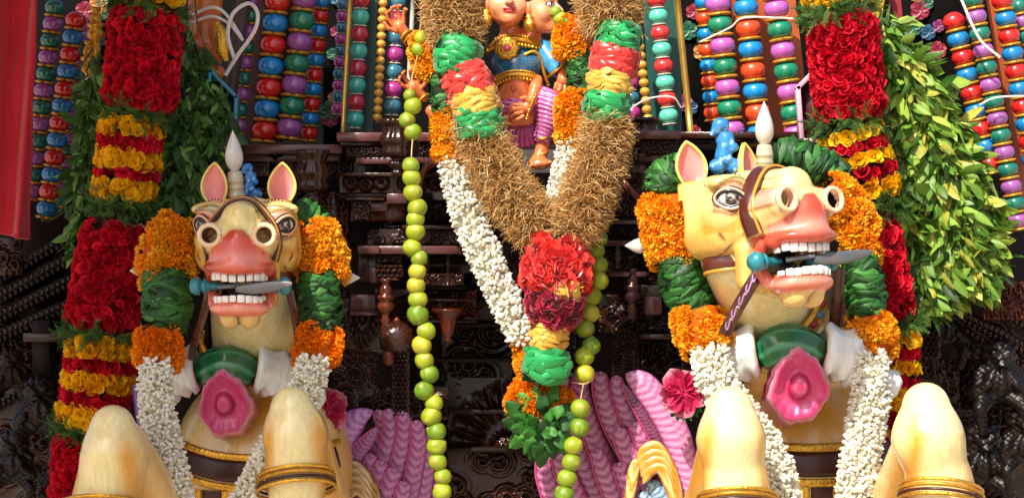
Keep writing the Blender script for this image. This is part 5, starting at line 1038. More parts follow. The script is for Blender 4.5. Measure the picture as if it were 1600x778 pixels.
column(480, -34, 450, 214, 20.5, 'Gp', D-.05, 'large green and purple bead column above the ledge, centre left', start=0)
column(504, -20, 482, 214, 14, 'RB', D+.08, 'narrow red and blue beads half hidden behind the green and purple column')
column(566, -26, 555, 198, 14.5, 'tk', D-.1, 'turquoise and crimson column with pale rings, left of the gold beads', 'ringw', 1.84)
column(600, -20, 589, 192, 7.5, 'y', D-.1, 'thin string of small gold beads left of the deity', None, 1.7)
column(622, -22, 612, 190, 15, 'mc', D-.05, 'magenta and slate blue column behind the raised hand', 'ringw', 1.8)
column(536, -10, 526, 180, 10, 'mc', D+.3, 'dim magenta and blue bead string in the dark recess left of centre', 'ringw', 1.8)
column(980, 60, 990, 196, 13, 'cm', D, 'magenta and blue beads mostly hidden by the right vetiver garland', 'ringw', 1.8)
column(998, 60, 1014, 200, 8, 'y', D-.1, 'thin string of small gold beads right of the vetiver garland', None, 1.75)
column(1026, 0, 1046, 192, 15.5, 'TK', D-.1, 'turquoise and red column with pale rings on the green board', 'ringw', 1.68, 1)
column(1098, -20, 1116, 200, 15, 'OB', D+.08, 'orange and blue beads half hidden behind the green and pink column')
column(1118, -26, 1146, 222, 20, 'GP', D-.05, 'large green and pink bead column above the blue carving')
column(1162, -20, 1188, 214, 20, 'OB', D-.05, 'large orange and blue bead column behind the right bulb', start=0)
column(1208, -18, 1246, 222, 20, 'GP', D-.1, 'large green and pink bead column beside the pink-framed board')
column(1490, 34, 1548, 262, 17.5, 'rb', D-.15, 'red and blue bead column rising behind the sunny leaf bunch')
column(1520, 0, 1592, 350, 16.5, 'gp', D-.2, 'long green and purple bead column at the far right')
column(1566, 2, 1614, 252, 17, 'rb', D-.1, 'red and blue bead column at the top right corner', start=0)
column(1592, 10, 1650, 262, 15, 'gp', D, 'partly cropped green and purple column on the right edge', start=0)
# boards and rods behind and between the columns
def board(name, x0, x1, x2, x3, y0, y1, dd, m, label, cat='board', th=.05, group=None, frame=None):
    """a plank leaning as its two edges do: x0..x1 at the top y0, x2..x3 at the bottom y1"""
    a = [P(x0, y0, dd), P(x1, y0, dd), P(x3, y1, dd), P(x2, y1, dd)]; b = [q+np.array([0, th, 0]) for q in a]; V = np.array(a+b); F = [(0, 3, 2, 1), (4, 5, 6, 7), (0, 1, 5, 4), (1, 2, 6, 5), (2, 3, 7, 6), (3, 0, 4, 7)]
    F = [f[::-1] if True else f for f in F]
    me = mesh_data(name, V-P(x2, y1, dd), F, None, False); o = obj(name, me, m, None, P(x2, y1, dd)); tag(o, label, cat, group); return o
gb = 'upright boards behind the bead columns'
board('board', 405, 424, 378, 398, -30, 222, D-.02, M['brownboard'], 'brown upright board between the tape loop and the red and blue beads', group=gb)
board('board', 452, 466, 424, 440, -30, 222, D+.12, M['brownboard'], 'narrow brown board between two large bead columns, centre left', group=gb)
board('board', 548, 560, 536, 548, -30, 206, D+.06, M['tealboard'], 'dark green strip left of the turquoise and crimson beads', group=gb)
board('board', 576, 592, 566, 582, -30, 206, D+.0, M['tealboard'], 'dark teal board behind the thin gold bead string', group=gb)
board('board', 1002, 1062, 1018, 1066, -30, 204, D+.06, M['tealboard'], 'wide green board behind the turquoise and red column', group=gb)
board('board', 1140, 1158, 1164, 1182, -30, 222, D+.1, M['orangewood'], 'orange-brown board between the green-pink and orange-blue columns', group=gb)
board('board', 1180, 1240, 1204, 1268, -30, 222, D+.1, M['orangewood'], 'wide orange-brown board behind the rightmost large bead columns', group=gb)
board('board', 1540, 1590, 1598, 1660, -30, 320, D+.1, M['orangewood'], 'orange-brown board behind the bead columns at the top right', group=gb)
board('hanging_cloth', 1388, 1404, 1398, 1412, -40, 46, D+.0, mat('dull_red_cloth', lin('#8a1c28'), .8, var=.2), 'narrow dull red cloth strip at the top behind the sunny leaves', 'cloth', group=None)
board('hanging_cloth', 1362, 1388, 1350, 1378, -40, 28, D-.1, mat('yellow_cloth', lin('#c99a1c'), .7, var=.2), 'short yellow cloth end at the top beside the right petal garland', 'cloth', group=None)
def rod(x0, y0, x1, y1, r, dd, m, label, cat='rod', group='slim metal rods beside the bead columns'): 
    o = build('metal_rod', tube([P(x0, y0, dd), P(x1, y1, dd)], r*S(dd), 6, 12), m, None); return tag(o, label, cat, group)
rod(548, -20, 535, 207, 3.6, D-.2, M['brass'], 'brass rod standing on the ledge left of the turquoise and crimson beads'); rod(1056, -20, 1079, 206, 5.2, D-.2, M['brass'], 'thicker brass rod right of the green board')
rod(646, -10, 636, 180, 3.6, D-.2, M['ringw'], 'pale grey rod behind the raised hand')
rod(384, -20, 352, 200, 11, D-.12, mat('dull_pole', lin('#4e3a36'), .5, var=.3), 'dull brown pole crossed by the white tape')
# framed side boards
def framed(pts, w, dd, inner, edge, label):
    g = empty('framed_board', P(pts[0][0], pts[0][1], dd), label, 'framed board', 'angular framed boards beside the horses'); n = len(pts); V = np.array([P(x, y, dd+.02) for x, y in pts]+[P(x, y, dd+.06) for x, y in pts]); F = [tuple(range(n)), tuple(range(2*n-1, n-1, -1))]+[(i, n+i, n+(i+1) % n, (i+1) % n) for i in range(n)]
    build('board_panel', (V, [np.array([F[0]]), np.array([F[1]]), np.array(F[2:])], None), inner, g, smooth=False)
    for a, b in zip(pts, pts[1:]+pts[:1]):
        A, B = P(*a, dd), P(*b, dd); L = np.linalg.norm(B-A)/2; build('frame_edge', box((A+B)/2, (L+w/2*S(dd)*.9, .03, w/2*S(dd)), .2, None, roty(-math.atan2((B-A)[2], (B-A)[0]))), edge, g, smooth=False)
framed([(330, 112), (370, 152), (366, 232), (318, 232)], 5, -.02, mat('navy_panel', lin('#1f3348'), .4, var=.2), mat('blue_edge', lin('#2f8098'), .4, var=.1), 'dark blue board with a light blue edge beside the shaded leaves')
framed([(1286, 98), (1246, 138), (1252, 220), (1300, 220)], 7, .0, mat('maroon_panel', lin('#4a1a1c'), .45, var=.2), mat('pink_edge', lin('#c9a0b0'), .4, var=.1), 'maroon board with a pale pink edge behind the sunny petal garland')
# painted pictures far back in the niches: dim folk-art panels (plain floral)
def niche(x0, y0, x1, y1, dd, label, seed):
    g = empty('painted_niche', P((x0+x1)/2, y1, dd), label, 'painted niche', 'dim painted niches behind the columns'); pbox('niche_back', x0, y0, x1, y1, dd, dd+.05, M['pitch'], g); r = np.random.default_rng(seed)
    for i in range(7):
        x, y = r.uniform(x0+8, x1-8), r.uniform(y0+8, y1-8); R = r.uniform(9, 17); c = lin(('#8a1f38', '#1c5a3c', '#b0793a', '#7a2c5c', '#1a4a6a')[i % 5]); gs = []
        for k in range(6): a = 2*PI*k/6; V, F = petal(.5, 1, .3, 4, 4); V = (V*R*S(dd))@rotx(PI/2).T@roty(a).T; gs.append((V+P(x, y, dd-.015), F, np.array(c)))
        build('painted_flower', join(gs), M['flat'], g)
for i, a in enumerate(((505, -20, 540, 225, 1.2, 'dim painted niche between the bead columns, centre left'), (1060, -20, 1110, 225, 1.2, 'dim painted niche right of the thick brass rod'), (1410, -20, 1500, 90, 1.0, 'dim painted niche above the sunny leaf bunch'), (120, -20, 190, 120, 1.0, 'dim painted niche above the shaded leaves'))): niche(*a, i)
# lathe-turned gold finials in the shade, top left
for x, y, k, lb in ((150, 40, .7, 'upper dull gold finial by the shaded petal garland'), (140, 84, .5, 'lower small gold finial by the shaded petal garland')):
    g = turned('gold_finial', x, y-40*k, bal, .3, None, M['gold']); tag(g, lb, 'finial', 'gold finials in the shade')
# orange carved guardian at the top, tied with plastic tape
og = empty('carved_guardian', P(335, 130, .1), 'glossy orange carved wooden guardian with gold ear, tied with white tape', 'statue')
OR = np.array(lin('#c2631a'))
s_ = S(.1)
def gf(p):
    d = cone(p, (4, 10, 140), (0, 6, 34), 30, 25); d = smin(d, ell(p, (10, 2, 0), (21, 22, 27)), 10); d = smin(d, ell(p, (-12, -16, 14), (13, 12, 11)), 5); d = smin(d, cone(p, (2, -18, 6), (12, -24, -12), 6, 8), 4); d = smin(d, ell(p, (6, -20, -22), (10, 7, 5)), 4); return smin(d, ell(p, (22, -8, -30), (13, 12, 12)), 6)
V, F = nets(gf, (-36, -40, -52), (42, 46, 190), 2.2); c = np.tile(OR, (len(V), 1)); c = blend(c, np.array(lin('#8a3c10')), np.clip(vnoise(V, .07, 3), 0, 1)*.6); build('figure_body', (V*s_+P(318, 84, .1), F, c), M['paint'], og)
t = np.linspace(0, 1, 20); W_ = 11*np.sin(PI*(t*.9+.05))**.7; V = np.stack([np.concatenate([-W_, W_*1.0]), np.concatenate([0*t-4, 0*t]), np.concatenate([-58*t, -58*t])], 1); g = tube([(0, 0, 0), (8, -3, -20), (10, -3, -42), (16, 0, -60)], [6, 12, 11, 3], 20, 10, flat=.35); build('gold_ear', (g[0]*s_+P(338, 36, .02), g[1], None), M['goldleaf'], og)
# tapes and strings
def tape(pts, w, label, m='tape', cat='plastic tape', group='loose tape and string'):
    q = catmull(np.array([P(*p) for p in pts]), 60); o = build('plastic_tape' if m == 'tape' else 'string', tube(q, w, 60, 8, flat=.3, raw=True), M[m], None); tag(o, label, cat, group)
tape([(352, 118, 0), (372, 86, -.04), (398, 48, -.06), (402, 20, -.05), (388, 6, -.03), (364, 22, -.05), (356, 56, -.04), (366, 92, -.03)], .008, 'white plastic tape looped beside the orange guardian')
tape([(300, 24, .02), (330, 12, -.02), (352, 22, -.02), (378, 60, -.02)], .007, 'upper white tape wound round the orange guardian'); tape([(296, 38, .02), (330, 26, -.02), (358, 38, -.02), (380, 64, -.02)], .006, 'lower white tape wound round the orange guardian')
tape([(1094, 66, .4), (1140, 44, .36), (1166, 28, .34), (1250, 30, .34)], .0035, 'thin white string across the large bead columns, upper right'); tape([(976, 176, .3), (1012, 155, .3), (1050, 152, .3), (1064, 168, .32)], .0035, 'thin white string across the gold and turquoise beads')
tape([(1500, -5, .2), (1530, 60, .2), (1562, 90, .22)], .006, 'pale straw string at the top right by the purple beads'); tape([(1530, 164, .25), (1562, 152, .25), (1640, 150, .25)], .004, 'thin white string across the beads at the right edge')
tape([(126, 128, .0), (140, 122, -.02), (152, 120, -.02)], .003, 'short white string end beside the shaded leaves')
# red cloth on the left, hanging in folds
nx, nz = 40, 30; U, Vv = np.meshgrid(np.linspace(0, 1, nx), np.linspace(0, 1, nz), indexing='ij'); xl = -60+U*(124-Vv*0); xr = 62-20*Vv; px = -60+(xr+60)*U; py = -30+Vv*(398)+(U-.6)*14*0
dep = .02+.05*np.sin(U*11+Vv*1.2)+.02*np.sin(U*23+Vv*3)+.012*np.sin(Vv*17+U*6)*np.cos(U*9)
V = np.stack([(px-800)*S(0), dep, (389-py-(U-.8)*20*(Vv > .98))*S(0)], -1).reshape(-1, 3); V2 = V+np.array([0, .012, 0]); F = grid_faces(nx, nz); 
i = np.arange(nz-1); 
g = join([(V, [F[:, ::-1]], None), (V2, [F], None), tube(V.reshape(nx, nz, 3)[-1]+np.array([0, .006, 0]), .007, 30, 6, raw=True), tube(V.reshape(nx, nz, 3)[:, -1]+np.array([0, .006, 0]), .007, 40, 6, raw=True)])
o = build('red_cloth', g, M['cloth'], None); tag(o, 'plain red cloth hanging in soft folds at the far left edge', 'cloth')
# ------------------------------------------------------------------ the seated painted deity with two faces and several arms
dd = .02; s = S(dd); SKIN = np.array(lin('#e07a44')); SKD = np.array(lin('#b04a20')); BLU = np.array(lin('#12526c')); SKY = np.array(lin('#3a94c8')); PNK = np.array(lin('#c8589c')); FACE = np.array(lin('#e8a074'))
dt = empty('seated_deity', P(815, 270, dd), 'painted orange-skinned seated figure with two faces, blue blouse and pink trousers', 'statue')
def w3(x, y, f=0): return np.array((x-800.0, -f, 389.0-y))          # local frame: photo pixels, f towards the viewer
def put(V): V = np.asarray(V, float); c0 = np.array([15., 0, 259.]); return ((V-c0)*np.array([1.02, 1.03, 1.02])+c0)*s+np.array([0, dd, 0])
def part(name, f, x0, y0, x1, y1, fb, ff, h, colf, par=None, m=None):
    V, F = nets(f, (x0-800, -ff, 389-y1), (x1-800, fb, 389-y0), h); return build(name, (put(V), F, colf(V)), m or M['paint2'], par or dt)
def sk(V, seed=0): c = np.tile(SKIN, (len(V), 1)); return blend(c, SKD, np.clip(.5*vnoise(V, .09, seed), 0, .5))
def torso(p):
    d = smin(ell(p, w3(812, 92, 0), (42, 22, 28)), ell(p, w3(790, 100, 10), (22, 18, 17)), 6); d = smin(d, ell(p, w3(830, 100, 10), (22, 18, 17)), 5); d = smin(d, cone(p, w3(790, 70, 0), w3(836, 72, 0), 14, 14), 10)
    d = smin(d, cone(p, w3(808, 110, 2), w3(808, 128, 4), 34, 32), 8); d = smin(d, ell(p, w3(806, 152, 6), (36, 25, 28)), 8); d = smin(d, ell(p, w3(812, 182, 0), (42, 24, 18)), 10)
    d = smin(d, cone(p, w3(798, 64, 4), w3(796, 40, 4), 17, 15), 6); return smin(d, cone(p, w3(826, 66, 0), w3(832, 45, 0), 17, 15), 6)
def torc(V):
    y = 389-V[:, 2]; x = V[:, 0]+800; c = sk(V, 1); bl = (y > 72+.002*(x-812)**2)*(y < 122-.004*(x-812)**2+2); c = blend(c, BLU, bl*1.0); ln = np.sin(np.hypot(x-(790+40*(x > 812)), (y-96))*1.4); c = blend(c, SKY, bl*.5*sst(ln, .6, 1))
    c = blend(c, np.array(lin('#0c2c4a')), bl*.5*np.exp(-((x-811)/5)**2)); c = blend(c, SKD*.8, .6*np.exp(-((np.hypot((x-806)/33, (y-158)/30)-1)/.06)**2)*(y > 128)); c = blend(c, SKD, .5*(np.abs(np.sin(y*.8+.02*(x-806)**2)) > .93)*(np.abs(np.abs(x-806)-22) < 10)*(y > 135)*(y < 178)); return c
part('torso', torso, 752, 20, 872, 210, 30, 44, 1.5, torc)
nv = w3(803, 140, 33); build('navel', tube([put(nv+np.array([4*math.cos(a), -0, 4.6*math.sin(a)])) for a in np.linspace(0, 2*PI, 13)], 1.2*s, 20, 6, col=SKD), M['paint'], dt)
# belts, necklace, pendant
def loop(name, pts, r, material, n=40, beads=0, col=None):
    q = catmull(np.array([w3(*p) for p in pts]), n)
    if beads: g = join([ball(put(c), r*s, 6, 8) for c in catmull(np.array([w3(*p) for p in pts]), beads)])
    else: g = tube(put(q), r*s, n, 8, raw=True)
    return build(name, (g[0], g[1], None if col is None else np.tile(col, (len(g[0]), 1))), material, dt)
bp = [(768, 136, 10), (778, 128, 26), (795, 121, 34), (815, 120, 35), (834, 124, 30), (846, 136, 14)]
loop('gold_belt', bp, 4.0, M['gold']); loop('gold_belt', [(x, y-6, f) for x, y, f in bp], 1.8, M['goldleaf']); loop('gold_belt_beads', [(x, y+6, f+1) for x, y, f in bp], 2.8, M['goldleaf'], beads=20)
loop('necklace', [(768, 76, 8), (780, 66, 20), (800, 64, 24), (822, 68, 22), (848, 76, 10)], 4.2, M['gold']); loop('necklace', [(764, 82, 8), (780, 76, 24), (800, 72, 28), (825, 76, 24), (854, 80, 8)], 3.4, M['goldleaf'], beads=22); loop('necklace', [(776, 64, 14), (798, 58, 24), (822, 62, 22), (842, 70, 12)], 3, M['gold'], beads=18)
loop('gold_braid', [(818, 90, 28), (834, 84, 26), (844, 96, 22), (850, 118, 16), (856, 134, 8)], 2.6, M['gold'])
pc = w3(793, 80, 31); V, F, _ = lathe([(.1, 7), (5, 7), (6.5, 4), (8, 6), (9, 4), (13, 5), (17, 3), (18.5, -1), (17, -4), (.1, -5)], 32); a = np.arctan2(V[:, 1], V[:, 0]); V[:, :2] *= (1+.07*np.cos(9*a)*(np.hypot(V[:, 0], V[:, 1]) > 10))[:, None]; V = V[:, [0, 2, 1]]*np.array([1, -1, 1]); build('pendant', (put(V+pc), [f for f in F], None), M['goldleaf'], dt)
build('pendant_stone', (lambda g: (put(g[0]), g[1], np.tile(lin('#c8405a'), (len(g[0]), 1))))(ball(pc+np.array([0, -6, 0]), (6, 3, 5.5), 10, 14)), M['paint'], dt)
# heads
def headf(cx, cy, k, yaw, pitch, name, fwd, side):
    Rm = rotz(yaw)@rotx(pitch)
    O = w3(cx, cy, fwd)
    def f(p):
        q = (p-O)@Rm/k; q = q.copy(); x = q[..., 0]; q[..., 0] = np.abs(x); q[..., 1] *= -1                    # q: x right, y forward, z up
        d = ell(q, (0, -2, 8), (25, 27, 28)); d = smin(d, ell(q, (0, 5, -10), (20, 20, 20)), 9); d = smin(d, ell(q, (0, 17, -24), (8, 8, 7)), 7)
        d = smin(d, ell(q, (13, 14, -6), (9, 8, 9)), 6); d = smin(d, cone(q, (0, 24, 6), (0, 31, -5.5), 2.6, 4.2), 2.5); d = smin(d, ell(q, (3.4, 28.5, -6), (2.8, 3.2, 2.4)), 1.2)
        d = smin(d, ell(q, (0, 24.5, -13), (7.2, 4.2, 2.2)), 1.2); d = smin(d, ell(q, (0, 24, -16.6), (5.6, 4, 2.2)), 1.2)
        d = smax(d, -ell(q, (9.5, 28, 4), (7, 6, 4)), 3); d = smin(d, ell(q, (9.5, 20.8, 3.6), (5.8, 4.4, 3.4)), .6); d = smin(d, cone(q, (3, 24.5, 10), (17, 19, 11), 1.6, 1.2), 2); return d*k
    def col(V):
        q = (V-O)@Rm/k; x, y, z = np.abs(q[:, 0]), -q[:, 1], q[:, 2]; c = np.tile(FACE, (len(V), 1)); c = blend(c, SKIN, sst(z, -8, -30)*.7+.3*sst(y, 12, -4)); fr = y > 14
        c = blend(c, np.array(lin('#c23a3a')), fr*(x < 7.4)*(np.abs(z+14.6) < 3.6+.0*x)*(y > 20)*(z < -10.6+.5*(x < 3))); c = blend(c, DARK, fr*np.exp(-((z+14.6)/.5)**2)*(x < 6.6)*.8)
        e = ((x-9.5)/6.2)**2+((z-3.6)/3.3)**2; c = blend(c, DARK, fr*(e < 1.35)); c = blend(c, np.array(lin('#e6e0da')), fr*(e < .85)); c = blend(c, DARK, fr*(np.hypot(x-9.2, z-3.9) < 2.9)); c = blend(c, DARK, fr*np.exp(-((z-(11-.012*(x-9)**2))/.9)**2)*(x > 3)*(x < 17.5)*.9)
        c = blend(c, DARK, (z > 21-.02*x**2)*1.0*(y > -3)); c = blend(c, DARK, ((y < -3)*(z > -8))*1.0); c = blend(c, SKD, fr*np.exp(-((z+9.2)/1)**2-((x-2.8)/1.6)**2)*.7); return c
    r = 42*k; h = build(name, (lambda VF: (put(VF[0]), VF[1], col(VF[0])))(nets(f, O-r, O+r, 1.15*k)), M['paint'], dt)
    def L2(v): return (np.array(v, float)*np.array([1, -1, 1]))*k@Rm.T+O
    for sg in (-1, 1):
        g = ball((0, 0, 0), (2.6, 5, 8), 8, 10); build('ear', (put(L2(g[0]*np.array([1, 1, 1])+np.array([24.5*sg, -2, 0]))), [f_[:, ::-1] for f_ in g[1]], np.tile(SKIN, (len(g[0]), 1))), M['paint'], h)
        g = lathe([(.1, 6), (3, 5), (5, 2), (4, -1), (7, -5), (8, -10), (5, -14), (2, -17), (.1, -18)], 14); build('earring', (put(L2(g[0]+np.array([26*sg, 0, -12]))), [f_[:, ::-1] for f_ in g[1]], None), M['goldleaf'], h)
    hb = tube([L2((25*math.cos(a), 25*math.sin(a)+1, 20+2*math.sin(a))) for a in np.linspace(0, 2*PI, 21)], 2.6*k, 40, 8); build('headband', (put(hb[0]), hb[1], None), M['gold'] if side else M['ringw'], h)
    return h
headf(793, 11, 1.24, .10, -.18, 'front_head', 14, 1)
headf(841, 20, 1.22, 1.05, -.10, 'side_head', 6, 0)
# legs: one hanging, one folded; pleated trousers
def tro(V):
    c = np.tile(PNK, (len(V), 1)); w = np.sin(V[:, 2]*.9+V[:, 0]*.25+2.0*vnoise(V, .12, 2)); c = blend(c, np.array(lin('#e0a4d0')), .7*sst(w, .3, .9)); return blend(c, np.array(lin('#82306e')), .6*sst(-w, .6, 1))
def lt(p): d = chain(p, [(w3(848, 156, 26), 19), (w3(860, 168, 30), 22), (w3(858, 186, 28), 20), (w3(848, 212, 24), 15)], 6); return d-.9*np.sin(p[..., 2]*.95+p[..., 0]*.3)
part('trouser_leg', lt, 820, 125, 895, 232, 6, 62, 1.3, tro)
def rt(p): d = chain(p, [(w3(830, 172, 8), 20), (w3(802, 170, 22), 17), (w3(786, 172, 24), 11)], 6); return d-.8*np.sin(p[..., 2]*.9)
part('trouser_leg', rt, 768, 146, 855, 200, 16, 48, 1.3, tro)
def fan(p): q = p-w3(815, 205, 14); a = np.arctan2(q[..., 0], -q[..., 2]+30); d = ell(p, w3(815, 208, 14), (28, 8, 22)); return d-1.4*np.cos(a*34)
part('pleated_cloth', fan, 780, 180, 850, 236, 4, 30, 1.2, lambda V: blend(np.tile(PNK, (len(V), 1)), np.array(lin('#7c2c78')), .6*sst(np.cos(np.arctan2(V[:, 0]-15, -(V[:, 2]-181)+30)*34+PI), .2, 1)))
def foot(p):
    d = chain(p, [(w3(850, 206, 22), 12.5), (w3(846, 232, 22), 10)], 4); d = smin(d, chain(p, [(w3(845, 238, 24), 10), (w3(838, 252, 30), 10), (w3(846, 255, 34), 9)], 3), 5)
    for i in range(5): d = smin(d, cone(p, w3(829+i*7.4, 257-i*1.2, 37), w3(828+i*7.6, 259-i*1.5, 42), 3.5-.25*i, 2.9), 1.5)
    d = smin(d, ell(p, w3(843, 254, 30), (18, 15, 8)), 4); return d
part('foot', foot, 815, 192, 875, 272, -4, 52, 1.2, lambda V: sk(V, 3))
loop('anklet', [(836, 213, 24), (842, 217, 36), (852, 216, 37), (862, 210, 26)], 2.6, M['gold'])
loop('anklet', [(836, 236, 24), (842, 240, 33), (850, 239, 33), (856, 234, 24)], 1.8, M['gold'])
def foot2(p):
    d = chain(p, [(w3(824, 186, 26), 11), (w3(800, 188, 30), 10), (w3(788, 187, 32), 8)], 4)
    for i in range(4): d = smin(d, cone(p, w3(784, 181+i*4.2, 33), w3(779, 181+i*4.2, 34), 2.6, 2.3), 1.4)
    return d
part('foot', foot2, 768, 168, 842, 204, -10, 46, 1.2, lambda V: sk(V, 4))
# arms and hands
def arm(name, pts, hand, box_, slf=None, colf=None, h=1.1):
    wrist, palm, prad, fingers, thumb = hand
    def f(p):
        d = chain(p, [(w3(*q[:3]), q[3]) for q in pts], 4) if pts else 1e3
        d = smin(d, chain(p, [(w3(*wrist[:3]), wrist[3]), (w3(*palm), prad)], 3), 3)
        for fg in fingers: d = smin(d, chain(p, [(w3(*q), r) for q, r in zip(fg, (3.4, 3.1, 2.7, 2.2))], .8), .7)
        return smin(d, chain(p, [(w3(*q), r) for q, r in zip(thumb, (3.8, 3.4, 2.7))], .8), 1.0)
    return part(name, f, *box_, h, colf or (lambda V: sk(V, 6)))
arm('arm', [(690, 118, -4, 11), (668, 92, 0, 11), (655, 76, 2, 10)], ((640, 58, 4, 7.5), (628, 44, 8), 9.5,
    [[(618, 42, 10), (611, 34, 14), (609, 25, 18), (615, 21, 22)], [(622, 38, 10), (617, 26, 14), (617, 17, 18), (622, 15, 22)], [(629, 36, 10), (626, 22, 14), (627, 14, 18), (631, 14, 22)], [(635, 38, 10), (635, 26, 14), (637, 19, 18), (640, 20, 21)]], [(622, 52, 10), (612, 48, 16), (606, 40, 18)]), (592, 2, 705, 135, 18, 34))
loop('bangle', [(650, 52, 2), (641, 52, 13), (632, 62, 12), (634, 68, 0)], 2.6, M['gold'], 24); loop('bangle', [(656, 58, 2), (646, 58, 14), (637, 68, 12), (638, 73, 0)], 2.0, M['gold'], 24)
arm('arm', [(700, 205, -4, 10), (690, 190, -2, 10), (676, 172, 0, 9)], ((666, 152, 2, 7.5), (650, 136, 8), 10.5,
    [[(640, 138, 10), (632, 134, 16), (628, 128, 20), (630, 122, 22)], [(642, 131, 11), (636, 122, 17), (634, 117, 22), (637, 114, 24)], [(650, 127, 11), (646, 118, 17), (645, 113, 22), (648, 110, 24)], [(658, 128, 10), (657, 119, 16), (658, 113, 20), (661, 112, 22)]], [(660, 140, 10), (668, 132, 14), (670, 124, 16)]), (615, 98, 715, 222, 18, 36))
loop('bangle', [(676, 148, 0), (668, 150, 13), (658, 160, 12), (660, 166, 0)], 2.6, M['gold'], 24)
arm('arm', [(862, 84, 2, 15), (872, 98, 12, 12), (878, 108, 20, 10)], ((880, 114, 26, 8), (878, 128, 34), 10,
    [[(868, 134, 36), (866, 141, 40), (868, 147, 38), (872, 144, 34)], [(874, 137, 38), (872, 144, 42), (874, 150, 39), (877, 146, 35)], [(881, 137, 38), (880, 145, 42), (881, 150, 39), (883, 146, 35)], [(887, 134, 36), (888, 142, 40), (888, 147, 37), (887, 143, 34)]], [(886, 122, 38), (889, 130, 42), (884, 135, 44)]), (842, 66, 900, 158, 18, 56))
def slv(p): return smax(chain(p, [(w3(850, 80, 2), 17), (w3(862, 98, 12), 15.5), (w3(868, 108, 16), 15)], 4), -chain(p, [(w3(862, 90, 10), 4), (w3(880, 120, 26), 13)], 4), 1)
part('sleeve', slv, 828, 58, 890, 128, 20, 38, 1.2, lambda V: blend(np.tile(SKY, (len(V), 1)), np.array(lin('#1c6ca4')), np.clip(.6*vnoise(V, .12, 5), 0, .6)))
loop('sleeve_braid', [(856, 122, 12), (862, 118, 30), (878, 106, 33), (886, 98, 18)], 2.4, M['gold'], 24)
arm('arm', [(838, 128, 24, 9), (836, 140, 34, 9), (832, 152, 40, 8)], ((830, 158, 44, 7.5), (822, 170, 46), 10,
    [[(814, 166, 48), (804, 166, 50), (797, 170, 50), (794, 174, 47)], [(814, 172, 49), (804, 173, 52), (797, 177, 51), (794, 181, 48)], [(815, 178, 49), (806, 180, 51), (799, 184, 50), (797, 187, 47)], [(817, 184, 48), (809, 188, 49), (803, 191, 48), (801, 193, 46)]], [(826, 162, 52), (820, 156, 54), (814, 157, 53)]), (782, 112, 856, 204, -12, 66))
loop('bangle', [(840, 164, 38), (832, 163, 53), (822, 158, 52), (820, 156, 42)], 2.2, M['goldleaf'], 24); loop('gold_chain', [(836, 152, 48), (828, 170, 58), (822, 188, 56)], 2.2, M['goldleaf'], beads=12)
# ------------------------------------------------------------------ purple feathered wings and the flower knots beside the horses
def wing(root, mir, dd, feathers, lead, inner, under):
    s = S(dd); g = empty('wing', P(*root, dd), None, None); return g
def feather(px, r, dd, th, par, n=120, base='#a84a9a', dk='#5c1a54', lt='#d08ac6', name='feather', freq=.7, flatk=.28, edge='#8a2a6a', sgn=1):
    """a long rounded rib with painted chevrons and a bright rim"""
    pts = np.array([P(x, y, dd+th*i) for i, (x, y) in enumerate(px)]); c = catmull(pts, n); t = np.linspace(0, 1, n); rad = np.interp(t, np.linspace(0, 1, len(r)), r)*S(dd)*(1.0 if 'edge' in name else 1.28); rad = rad*np.sqrt(np.clip(1-(1-np.minimum(t/.10, 1))**2, 0.02, 1))
    T = np.gradient(c, axis=0); T /= np.linalg.norm(T, axis=1)[:, None]; N = np.array([0, -1., 0])-T*(-T[:, 1])[:, None]; N /= np.linalg.norm(N, axis=1)[:, None]; B = np.cross(T, N)
    na = 16; A = np.arange(na)/na*2*PI; V = c[:, None]+rad[:, None, None]*(np.cos(A)[None, :, None]*B[:, None]+flatk*np.sin(A)[None, :, None]*N[:, None])
    L = np.concatenate([[0], np.cumsum(np.linalg.norm(np.diff(c, axis=0), axis=1))]); u = np.cos(A); front = np.sin(A) > -.1
    ph = (L[:, None]/S(dd)/(9.5/freq)+.9*np.abs(u)[None]**1.5*(1)); w = np.abs((ph % 1)-.5)*2; cc = np.tile(lin(base), (n*na, 1)); cc = blend(cc, np.array(lin(lt)), (.55*sst(w, .5, 1)).ravel()); cc = blend(cc, np.array(lin(dk)), (.95*sst(-w, -.27, -.12)*np.ones((1, na))).ravel())
    cc = blend(cc, np.array(lin(edge)), (np.ones((n, 1))*(.9*sst(np.abs(u), .86, .98))[None]).ravel())
    V = V.reshape(-1, 3); V = np.vstack([V, c[0]]); cc = np.vstack([cc, cc[:1]]); k = np.arange(na); f3 = np.stack([np.full(na, n*na), (k+1) % na, k], 1)
    o = build(name, (V, [grid_faces(n, na, wrapv=True), f3], cc), M['paint'], par)
    if name == 'feather':
        e = c+B*rad[:, None]*.93+N*rad[:, None]*.22; build('feather_rim', tube(e[1:], 1.5*S(dd), n-1, 6, col=np.array(lin('#b8406c')), raw=True), M['paint'], o) if PARDEPTH < 0 else build('feather_rim', tube(e[1:], 1.5*S(dd), n-1, 6, col=np.array(lin('#b8406c')), raw=True), M['paint'], par)
    return o
PARDEPTH = 1
def emp(name, par, p): e = bpy.data.objects.new(name, None); COL.objects.link(e); e.parent = par; e.location = Vector(p)-wloc(par); return e
wa = emp('wing', hA, P(600, 778, -.05)); dw = -.02
